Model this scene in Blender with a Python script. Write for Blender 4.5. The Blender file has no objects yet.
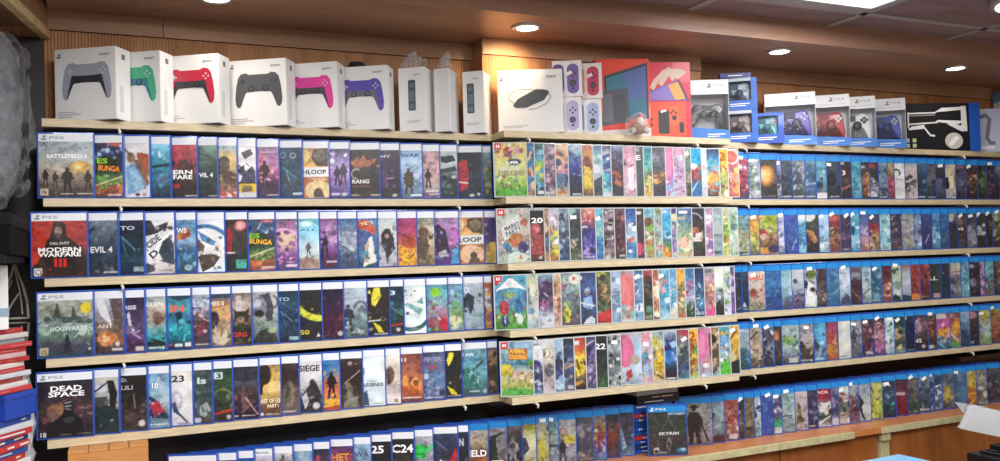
import bpy, bmesh, math, random
import numpy as np
from mathutils import Vector, Matrix
C = bpy.context.scene.collection
R = math.radians
Z0 = 1.90                    # the top board stands at 1.90 m; heights below are measured from it
PITCH = .204                 # spacing of the boards
EXPO = 0.30
SATUR = .84
PANELS = [(0, 0), (-3, 1), (1, 3), (-2, 4), (-5, 3), (-1, 2)]  # first panel is in view; the others are added unseen to brighten the room
PANEL_W = 21; PANEL_0 = 9
DOWN_W = (3, 9, 3, 3)
# ------------------------------------------------------------------ camera
YAW, PIT, ROL, CY, CZ = .42486, -.02428, -.03084, -2.42364, -.39515
FPX, PPY = 845.453, 239.214
_F = Vector((math.sin(YAW)*math.cos(PIT), math.cos(YAW)*math.cos(PIT), -math.sin(PIT)))
_r = Vector((math.cos(YAW), -math.sin(YAW), 0)); _u = _r.cross(_F)
_Rt = _r*math.cos(ROL) + _u*math.sin(ROL); _Up = -_r*math.sin(ROL) + _u*math.cos(ROL)
def XP(px, Y, z):            # where along the wall (X) a photo column falls at depth Y and height z
    q = (px-500)/FPX; dy = Y-CY; dz = z-CZ
    a = _Rt.x - q*_F.x; b = q*(_F.y*dy+_F.z*dz) - (_Rt.y*dy+_Rt.z*dz)
    return b/a
cam = bpy.data.cameras.new('camera'); co = bpy.data.objects.new('camera', cam); C.objects.link(co)
M3 = Matrix((_Rt, _Up, -_F)).transposed()
co.matrix_world = Matrix.Translation((0, CY, CZ+Z0)) @ M3.to_4x4()
cam.sensor_width = 36; cam.lens = FPX*36/1000; cam.shift_y = (PPY-230.5)/1000
cam.clip_start = .02
bpy.context.scene.camera = co
sc = bpy.context.scene
sc.view_settings.view_transform = 'Standard'; sc.view_settings.look = 'None'
sc.view_settings.gamma = 1; sc.view_settings.use_curve_mapping = False
sc.view_settings.exposure = EXPO
sc.cycles.use_denoising = True
sc.cycles.max_bounces = 8

# ------------------------------------------------------------------ materials
def lin(c):
    return tuple((x/12.92 if x <= .04045 else ((x+.055)/1.055)**2.4) for x in c)
def hx(s):
    s = s.strip('#')
    if len(s) == 3: return tuple(int(ch, 16)/15 for ch in s)
    return tuple(int(s[i:i+2], 16)/255 for i in (0, 2, 4))
MATS = {}
def mat(name, col, rough=.5, metal=0., coat=0., emit=None, es=0., trans=0., alpha=1., spec=.5):
    if name in MATS: return MATS[name]
    m = bpy.data.materials.new(name); m.use_nodes = True
    b = m.node_tree.nodes['Principled BSDF']
    b.inputs['Base Color'].default_value = (*lin(hx(col)), 1)
    b.inputs['Roughness'].default_value = rough; b.inputs['Metallic'].default_value = metal
    b.inputs['Coat Weight'].default_value = coat; b.inputs['Specular IOR Level'].default_value = spec
    b.inputs['Transmission Weight'].default_value = trans; b.inputs['Alpha'].default_value = alpha
    if emit: b.inputs['Emission Color'].default_value = (*lin(hx(emit)), 1); b.inputs['Emission Strength'].default_value = es
    MATS[name] = m; return m
def speckle(name, col, amt=.12, scale=90, rough=.5, bump=0., stretch=(1,1,1)):
    if name in MATS: return MATS[name]
    m = mat(name, col, rough); nt = m.node_tree; b = nt.nodes['Principled BSDF']
    tc = nt.nodes.new('ShaderNodeTexCoord'); mp = nt.nodes.new('ShaderNodeMapping'); mp.inputs['Scale'].default_value = stretch
    n = nt.nodes.new('ShaderNodeTexNoise'); n.inputs['Scale'].default_value = scale; n.inputs['Detail'].default_value = 5
    r = nt.nodes.new('ShaderNodeValToRGB'); c = hx(col)
    r.color_ramp.elements[0].position = .3; r.color_ramp.elements[1].position = .7
    r.color_ramp.elements[0].color = (*lin([max(0, x*(1-amt)) for x in c]), 1)
    r.color_ramp.elements[1].color = (*lin([min(1, x*(1+amt)) for x in c]), 1)
    nt.links.new(tc.outputs['Object'], mp.inputs['Vector']); nt.links.new(mp.outputs[0], n.inputs['Vector'])
    nt.links.new(n.outputs['Fac'], r.inputs[0]); nt.links.new(r.outputs[0], b.inputs['Base Color'])
    if bump:
        bp = nt.nodes.new('ShaderNodeBump'); bp.inputs['Strength'].default_value = bump; bp.inputs['Distance'].default_value = .01
        nt.links.new(n.outputs['Fac'], bp.inputs['Height']); nt.links.new(bp.outputs[0], b.inputs['Normal'])
    return m
def wood(name, c1, c2, stretch, scale=3., rough=.45, groove=0.):
    if name in MATS: return MATS[name]
    m = mat(name, c1, rough); nt = m.node_tree; b = nt.nodes['Principled BSDF']
    tc = nt.nodes.new('ShaderNodeTexCoord'); mp = nt.nodes.new('ShaderNodeMapping'); mp.inputs['Scale'].default_value = stretch
    n = nt.nodes.new('ShaderNodeTexNoise'); n.inputs['Scale'].default_value = scale; n.inputs['Detail'].default_value = 6; n.inputs['Roughness'].default_value = .65
    n.inputs['Distortion'].default_value = .4
    r = nt.nodes.new('ShaderNodeValToRGB'); r.color_ramp.elements[0].position = .3; r.color_ramp.elements[1].position = .72
    r.color_ramp.elements[0].color = (*lin(hx(c1)), 1); r.color_ramp.elements[1].color = (*lin(hx(c2)), 1)
    nt.links.new(tc.outputs['Object'], mp.inputs['Vector']); nt.links.new(mp.outputs[0], n.inputs['Vector'])
    nt.links.new(n.outputs['Fac'], r.inputs[0]); nt.links.new(r.outputs[0], b.inputs['Base Color'])
    if groove:
        w = nt.nodes.new('ShaderNodeTexWave'); w.inputs['Scale'].default_value = groove; w.bands_direction = 'X'; w.inputs['Distortion'].default_value = .3
        bp = nt.nodes.new('ShaderNodeBump'); bp.inputs['Strength'].default_value = .35; bp.inputs['Distance'].default_value = .004
        nt.links.new(tc.outputs['Object'], w.inputs['Vector']); nt.links.new(w.outputs['Fac'], bp.inputs['Height']); nt.links.new(bp.outputs[0], b.inputs['Normal'])
    return m
def film(name, rough=.12, dens=.25, crinkle=0.):   # thin clear plastic
    if name in MATS: return MATS[name]
    m = bpy.data.materials.new(name); m.use_nodes = True; nt = m.node_tree; nt.nodes.clear()
    o = nt.nodes.new('ShaderNodeOutputMaterial'); t = nt.nodes.new('ShaderNodeBsdfTransparent'); g = nt.nodes.new('ShaderNodeBsdfPrincipled')
    g.inputs['Base Color'].default_value = (.8, .82, .85, 1); g.inputs['Roughness'].default_value = rough
    mx = nt.nodes.new('ShaderNodeMixShader'); f = nt.nodes.new('ShaderNodeLayerWeight'); f.inputs['Blend'].default_value = .25
    mt = nt.nodes.new('ShaderNodeMath'); mt.operation = 'MULTIPLY_ADD'; mt.inputs[1].default_value = .35; mt.inputs[2].default_value = dens
    mt.use_clamp = True
    if crinkle:
        tc = nt.nodes.new('ShaderNodeTexCoord'); n = nt.nodes.new('ShaderNodeTexNoise'); n.inputs['Scale'].default_value = 38; n.inputs['Detail'].default_value = 4; n.inputs['Distortion'].default_value = 1.2
        bp = nt.nodes.new('ShaderNodeBump'); bp.inputs['Strength'].default_value = crinkle; bp.inputs['Distance'].default_value = .012
        nt.links.new(tc.outputs['Object'], n.inputs['Vector']); nt.links.new(n.outputs['Fac'], bp.inputs['Height'])
        nt.links.new(bp.outputs[0], g.inputs['Normal']); nt.links.new(bp.outputs[0], f.inputs['Normal'])
        g.inputs['Base Color'].default_value = (.45, .46, .48, 1); g.inputs['Specular IOR Level'].default_value = 1.
    nt.links.new(f.outputs['Facing'], mt.inputs[0]); nt.links.new(mt.outputs[0], mx.inputs[0])
    nt.links.new(t.outputs[0], mx.inputs[1]); nt.links.new(g.outputs[0], mx.inputs[2]); nt.links.new(mx.outputs[0], o.inputs[0])
    MATS[name] = m; return m
def printed():                          # printed paper whose inks are a colour attribute of the sheet
    m = mat('printed_sleeve', '888', .38, coat=.25); nt = m.node_tree; b = nt.nodes['Principled BSDF']
    a = nt.nodes.new('ShaderNodeAttribute'); a.attribute_name = 'ink'; nt.links.new(a.outputs['Color'], b.inputs['Base Color'])
    b.inputs['Coat Roughness'].default_value = .12
    return m
INK = printed()
def plain(c, rough=.4, coat=0.): return mat('paint_'+c, c, rough, coat=coat)

# ------------------------------------------------------------------ mesh helpers
def link(name, me, m=None, parent=None):
    o = bpy.data.objects.new(name, me); C.objects.link(o)
    if m is not None and me is not None:
        if not me.materials:
            for x in (m if isinstance(m, (list, tuple)) else [m]): me.materials.append(x)
    if parent: o.parent = parent
    return o
def bm_mesh(bm, name='mesh'):
    me = bpy.data.meshes.new(name); bm.to_mesh(me); bm.free(); return me
def add_box(bm, x0, y0, z0, x1, y1, z1, mi=0):
    v = [bm.verts.new(p) for p in ((x0,y0,z0),(x1,y0,z0),(x1,y1,z0),(x0,y1,z0),(x0,y0,z1),(x1,y0,z1),(x1,y1,z1),(x0,y1,z1))]
    for f in ((0,3,2,1),(4,5,6,7),(0,1,5,4),(1,2,6,5),(2,3,7,6),(3,0,4,7)):
        q = bm.faces.new([v[i] for i in f]); q.material_index = mi
    return v
def box_mesh(x0, y0, z0, x1, y1, z1, bev=0., seg=2):
    bm = bmesh.new(); add_box(bm, x0, y0, z0, x1, y1, z1)
    if bev: bmesh.ops.bevel(bm, geom=list(bm.edges), offset=bev, segments=seg, affect='EDGES', profile=.7)
    return bm_mesh(bm)
def box(name, x0, y0, z0, x1, y1, z1, m, parent=None, bev=0., seg=2):
    return link(name, box_mesh(x0, y0, z0, x1, y1, z1, bev, seg), m, parent)
def add_poly(bm, pts, y, mi=0):         # flat ngon in the XZ plane facing -Y
    v = [bm.verts.new((p[0], y, p[1])) for p in pts]
    f = bm.faces.new(v); f.normal_update()
    if f.normal.y > 0: f.normal_flip()
    f.material_index = mi; return f
def flat(name, polys, y, mats, parent):  # polys: (pts, mi); each stacked a hair in front of the one before
    bm = bmesh.new()
    for i, (pts, mi) in enumerate(polys): add_poly(bm, pts, y - i*.00012, mi)
    bmesh.ops.triangulate(bm, faces=[f for f in bm.faces if len(f.verts) > 4])
    return link(name, bm_mesh(bm), mats, parent)
def ell(cx, cz, rx, rz, n=20, a0=0, a1=360): 
    return [(cx+rx*math.cos(R(a0+(a1-a0)*i/n)), cz+rz*math.sin(R(a0+(a1-a0)*i/n))) for i in range(n + (0 if a1-a0 == 360 else 1))]
def strip(pts, w):                       # polyline -> ribbon polygon
    L, Rr = [], []
    for i, p in enumerate(pts):
        a = pts[max(0, i-1)]; b = pts[min(len(pts)-1, i+1)]
        d = Vector((b[0]-a[0], b[1]-a[1])).normalized(); n = (-d.y*w/2, d.x*w/2)
        L.append((p[0]+n[0], p[1]+n[1])); Rr.append((p[0]-n[0], p[1]-n[1]))
    return L + Rr[::-1]
def rrect(x0, z0, x1, z1, r, n=4):
    o = []
    for cx, cz, a in ((x1-r, z1-r, 0), (x0+r, z1-r, 90), (x0+r, z0+r, 180), (x1-r, z0+r, 270)):
        o += [(cx+r*math.cos(R(a+90*i/n)), cz+r*math.sin(R(a+90*i/n))) for i in range(n+1)]
    return o
def add_tube(bm, pts, r, n=8, cap=True):
    rings = []; pts = [Vector(p) for p in pts]
    for i, p in enumerate(pts):
        d = (pts[min(len(pts)-1, i+1)] - pts[max(0, i-1)]).normalized()
        s = d.orthogonal().normalized() if i == 0 else (s - d*s.dot(d)).normalized()
        t = d.cross(s)
        rings.append([bm.verts.new(p + (s*math.cos(2*math.pi*k/n) + t*math.sin(2*math.pi*k/n))*r) for k in range(n)])
    for a, b in zip(rings, rings[1:]):
        for k in range(n): bm.faces.new((a[k], a[(k+1) % n], b[(k+1) % n], b[k])).smooth = True
    if cap:
        bm.faces.new(rings[0][::-1]); bm.faces.new(rings[-1])
def lathe_mesh(prof, n=24, axis='z'):
    bm = bmesh.new(); rings = []
    for r, z in prof: rings.append([bm.verts.new((r*math.cos(2*math.pi*k/n), r*math.sin(2*math.pi*k/n), z)) for k in range(n)])
    for a, b in zip(rings, rings[1:]):
        for k in range(n):
            f = bm.faces.new((a[k], a[(k+1) % n], b[(k+1) % n], b[k])); f.smooth = True
    bm.faces.new(rings[0][::-1]); bm.faces.new(rings[-1])
    bmesh.ops.recalc_face_normals(bm, faces=list(bm.faces))
    return bm_mesh(bm)
_FONT = {}
def text_mesh(s, w=None, h=None, bold=.02):
    k = (s, bold)
    if k not in _FONT:
        cu = bpy.data.curves.new('t', 'FONT'); cu.body = s; cu.size = 1; cu.resolution_u = 2; cu.offset = bold; cu.fill_mode = 'FRONT'
        o = bpy.data.objects.new('t', cu); C.objects.link(o)
        bpy.context.view_layer.update()
        me = bpy.data.meshes.new_from_object(o.evaluated_get(bpy.context.evaluated_depsgraph_get()))
        bpy.data.objects.remove(o); bpy.data.curves.remove(cu); _FONT[k] = me
    return _FONT[k].copy()
def text(name, s, cx, cz, y, h, m, parent, w=None, rot=0, bold=.025):
    me = text_mesh(s, bold=bold); n = len(me.vertices)
    a = np.empty(n*3); me.vertices.foreach_get('co', a); a = a.reshape(-1, 3)
    lo, hi = a.min(0), a.max(0); sz = np.maximum(hi-lo, 1e-6)
    kz = h/(sz[1] if sz[1] > .2 else .7); kx = (w/sz[0]) if w else kz
    x = (a[:, 0]-(lo[0]+hi[0])/2)*kx; z = (a[:, 1]-(lo[1]+hi[1])/2)*kz
    c, s_ = math.cos(R(rot)), math.sin(R(rot))
    out = np.stack([cx + x*c - z*s_, np.full(n, y), cz + x*s_ + z*c], 1)
    me.vertices.foreach_set('co', out.ravel()); me.materials.clear(); me.materials.append(m); me.update()
    return link(name, me, None, parent)
def thing(name, label, cat, loc=(0, 0, 0), rz=0., group=None):
    o = bpy.data.objects.new(name, None); C.objects.link(o); o.empty_display_size = .05
    o.location = (loc[0], loc[1], loc[2]+Z0); o.rotation_euler = (0, 0, rz)
    o['label'] = label; o['category'] = cat
    if group: o['group'] = group
    return o
def tag(o, label, cat, group=None):
    o['label'] = label; o['category'] = cat
    if group: o['group'] = group
    return o
def struct(name, x0, y0, z0, x1, y1, z1, m, bev=0.):
    o = box(name, x0, y0, z0, x1, y1, z1, m, None, bev); o.location.z = Z0; o['kind'] = 'structure'; return o

# ------------------------------------------------------------------ cover printing
def paint(nx, ny, vf, asp, grad, ops, seed, texture=1., tone=1.):
    """ink colours on a (ny+1)x(nx+1) grid; U runs 0..1 over the part of the sleeve left of nothing hidden, V top to bottom"""
    rs = np.random.RandomState(seed); rnd = random.Random(seed)
    u = (np.linspace(0, 1, nx+1)-(1-vf))/vf; v = 1-np.linspace(0, 1, ny+1)
    U, V = np.meshgrid(u, v)
    g = np.array([hx(c) for c in grad.split('-')]); k = len(g)-1
    t = np.clip(V, 0, 1)*k; i = np.minimum(t.astype(int), k-1) if k else np.zeros_like(t, int)
    fr = (t-i)[..., None]; A = g[i]*(1-fr)+g[np.minimum(i+1, k)]*fr
    px = 1.3/ny
    def put(d, col, soft=px):
        nonlocal A
        m = np.clip(.5-d/soft, 0, 1)[..., None]; A = A*(1-m)+np.array(hx(col))*m
    def poly(pts, col):
        ins = np.zeros(U.shape, bool); n = len(pts)
        for a in range(n):
            (x1, y1), (x2, y2) = pts[a], pts[(a+1) % n]
            if y1 == y2: continue
            c = ((y1 > V) != (y2 > V)) & (U < (x2-x1)*(V-y1)/(y2-y1)+x1); ins ^= c
        put(np.where(ins, -1, 1), col)
    def seg(x1, y1, x2, y2, w, col):
        ax, ay, bx, by = x1*asp, y1, x2*asp, y2; dx, dy = bx-ax, by-ay; L = dx*dx+dy*dy+1e-9
        q = np.clip(((U*asp-ax)*dx+(V-ay)*dy)/L, 0, 1)
        put(np.hypot(U*asp-ax-q*dx, V-ay-q*dy)-w/2, col)
    def ellipse(cx, cy, rx, ry, col, rot=0, soft=None):
        X, Y = (U-cx)*asp, V-cy
        if rot: c, s = math.cos(rot), math.sin(rot); X, Y = X*c+Y*s, -X*s+Y*c
        r = np.hypot(X/max(rx*asp, 1e-4), Y/max(ry, 1e-4)); put((r-1)*min(rx*asp, ry), col, soft or px*1.4)
    # low blotches so no area is dead flat
    b = rs.rand(9, 7); yi = np.linspace(0, 7.99, ny+1); xi = np.linspace(0, 5.99, nx+1)
    y0 = yi.astype(int); x0 = xi.astype(int); fy = (yi-y0)[:, None]; fx = (xi-x0)[None]
    B = b[y0][:, x0]*(1-fy)*(1-fx)+b[y0+1][:, x0]*fy*(1-fx)+b[y0][:, x0+1]*(1-fy)*fx+b[y0+1][:, x0+1]*fy*fx
    A = A*(1+(B[..., None]-.5)*.22)
    for op in [o for o in ops.split(';') if o.strip()]:
        p = op.split(); c = p[0]
        try:
            if c == 'e': ellipse(float(p[1]), float(p[2]), float(p[3]), float(p[4]), p[5])
            elif c == 'r':
                x0_, y0_, x1_, y1_ = map(float, p[1:5]); 
                if x0_ == 0: x0_ = -9
                if x1_ == 1: x1_ = 9
                put(np.maximum(np.abs(U-(x0_+x1_)/2)-(x1_-x0_)/2, 0)*asp+np.maximum(np.abs(V-(y0_+y1_)/2)-(y1_-y0_)/2, -.01), p[5])
            elif c == 'p':
                f = list(map(float, p[2:])); poly(list(zip(f[0::2], f[1::2])), p[1])
            elif c == 'l': seg(*map(float, p[1:6]), p[6])
            elif c == 'a':
                cx, cy, r, w, a0, a1 = map(float, p[1:7]); n = 18
                P = [(cx+r*math.cos(R(a0+(a1-a0)*j/n))/asp, cy+r*math.sin(R(a0+(a1-a0)*j/n))) for j in range(n+1)]
                for q1, q2 in zip(P, P[1:]): seg(q1[0], q1[1], q2[0], q2[1], w, p[7])
            elif c == 'f':
                x, y, h, col = float(p[1]), float(p[2]), float(p[3]), p[4]; k2 = h/asp
                ellipse(x, y-h*.93, .062*k2, .072*h, col)
                poly([(x-.05*k2, y-h*.88), (x+.05*k2, y-h*.88), (x+.15*k2, y-h*.80), (x+.13*k2, y-h*.62), (x+.10*k2, y-h*.44), (x-.10*k2, y-h*.44), (x-.12*k2, y-h*.62), (x-.15*k2, y-h*.80)], col)
                poly([(x-.15*k2, y-h*.80), (x-.21*k2, y-h*.60), (x-.06*k2, y-h*.52), (x-.04*k2, y-h*.58), (x-.13*k2, y-h*.63)], col)
                poly([(x+.15*k2, y-h*.80), (x+.20*k2, y-h*.60), (x+.02*k2, y-h*.50), (x, y-h*.56), (x+.12*k2, y-h*.64)], col)
                seg(x-.16*k2, y-h*.50, x+.20*k2, y-h*.62, .045*h, col)
                poly([(x-.10*k2, y-h*.46), (x+.0*k2, y-h*.46), (x-.05*k2, y-h*.22), (x-.07*k2, y), (x-.16*k2, y), (x-.13*k2, y-h*.24)], col)
                poly([(x+.0*k2, y-h*.46), (x+.10*k2, y-h*.46), (x+.13*k2, y-h*.22), (x+.17*k2, y), (x+.08*k2, y), (x+.05*k2, y-h*.24)], col)
            elif c == 'b':
                n = int(p[1]); sz = float(p[2]); cols = p[3].split('-'); va = float(p[4]) if len(p) > 4 else 0.; vb = float(p[5]) if len(p) > 5 else 1.
                lo = min(0, 1-1/vf)
                for _ in range(int(n*(1-lo))):
                    s = sz*rnd.uniform(.35, 1.1)
                    x, y = rnd.uniform(lo, 1), rnd.uniform(va, vb)
                    if rnd.random() < .55: ellipse(x, y, s*rnd.uniform(.5, 1.2)/asp*.8, s*rnd.uniform(.35, .9), rnd.choice(cols), rnd.uniform(0, 3.1))
                    else:
                        an = rnd.uniform(0, 3.1); l = s*rnd.uniform(.8, 2); seg(x, y, x+l*math.cos(an)/asp, y+l*math.sin(an), s*.35, rnd.choice(cols))
        except Exception as ex: print('art op', op, ex)
    # fine printed texture: strokes lighter and darker than the art around them
    def octave(cy, cx):
        b = rs.rand(cy+2, cx+2); yi = np.linspace(0, cy-.001, ny+1); xi = np.linspace(0, cx-.001, nx+1)
        y0 = yi.astype(int); x0 = xi.astype(int); fy = (yi-y0)[:, None]; fx = (xi-x0)[None]
        return b[y0][:, x0]*(1-fy)*(1-fx)+b[y0+1][:, x0]*fy*(1-fx)+b[y0][:, x0+1]*(1-fy)*fx+b[y0+1][:, x0+1]*fy*fx
    lum = A.mean(2); calm = np.clip((.93-lum)/.25, .12, 1)*texture*.62
    n1 = octave(17, 12)*.55+octave(34, 26)*.45
    hi_ = np.clip((n1-.60)/.06, 0, 1)*calm; lo_ = np.clip((.40-n1)/.06, 0, 1)*calm
    A = A*(1-hi_[..., None]*.55)+np.clip(A*1.45+.10, 0, 1)*hi_[..., None]*.55
    A = A*(1-lo_[..., None]*.42)
    gr = A.mean(2, keepdims=True); A = (gr+(A-gr)*SATUR)*tone
    A = A*(1+(octave(ny, nx)[..., None]-.5)*.16*np.maximum(texture, .4))
    A = np.clip(A, 0, 1)
    return np.where(A <= .04045, A/12.92, ((A+.055)/1.055)**2.4)
_GRID = {}
def sheet_mesh(x0, z0, x1, z1, y, nx, ny, ink):
    k = (round(x0, 5), round(z0, 5), round(x1, 5), round(z1, 5), y, nx, ny)
    if k not in _GRID:
        X, Z = np.meshgrid(np.linspace(x0, x1, nx+1), np.linspace(z0, z1, ny+1))
        V = np.stack([X.ravel(), np.full(X.size, y), Z.ravel()], 1)
        F = [(j*(nx+1)+i, j*(nx+1)+i+1, (j+1)*(nx+1)+i+1, (j+1)*(nx+1)+i) for j in range(ny) for i in range(nx)]
        me = bpy.data.meshes.new('sheet'); me.from_pydata(V.tolist(), [], F); me.materials.append(INK)
        me.color_attributes.new('ink', 'FLOAT_COLOR', 'POINT'); _GRID[k] = me
    me = _GRID[k].copy()
    rgba = np.concatenate([ink.reshape(-1, 3), np.ones((ink.shape[0]*ink.shape[1], 1))], 1)
    me.color_attributes['ink'].data.foreach_set('color', rgba.astype(np.float32).ravel())
    return me
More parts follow.
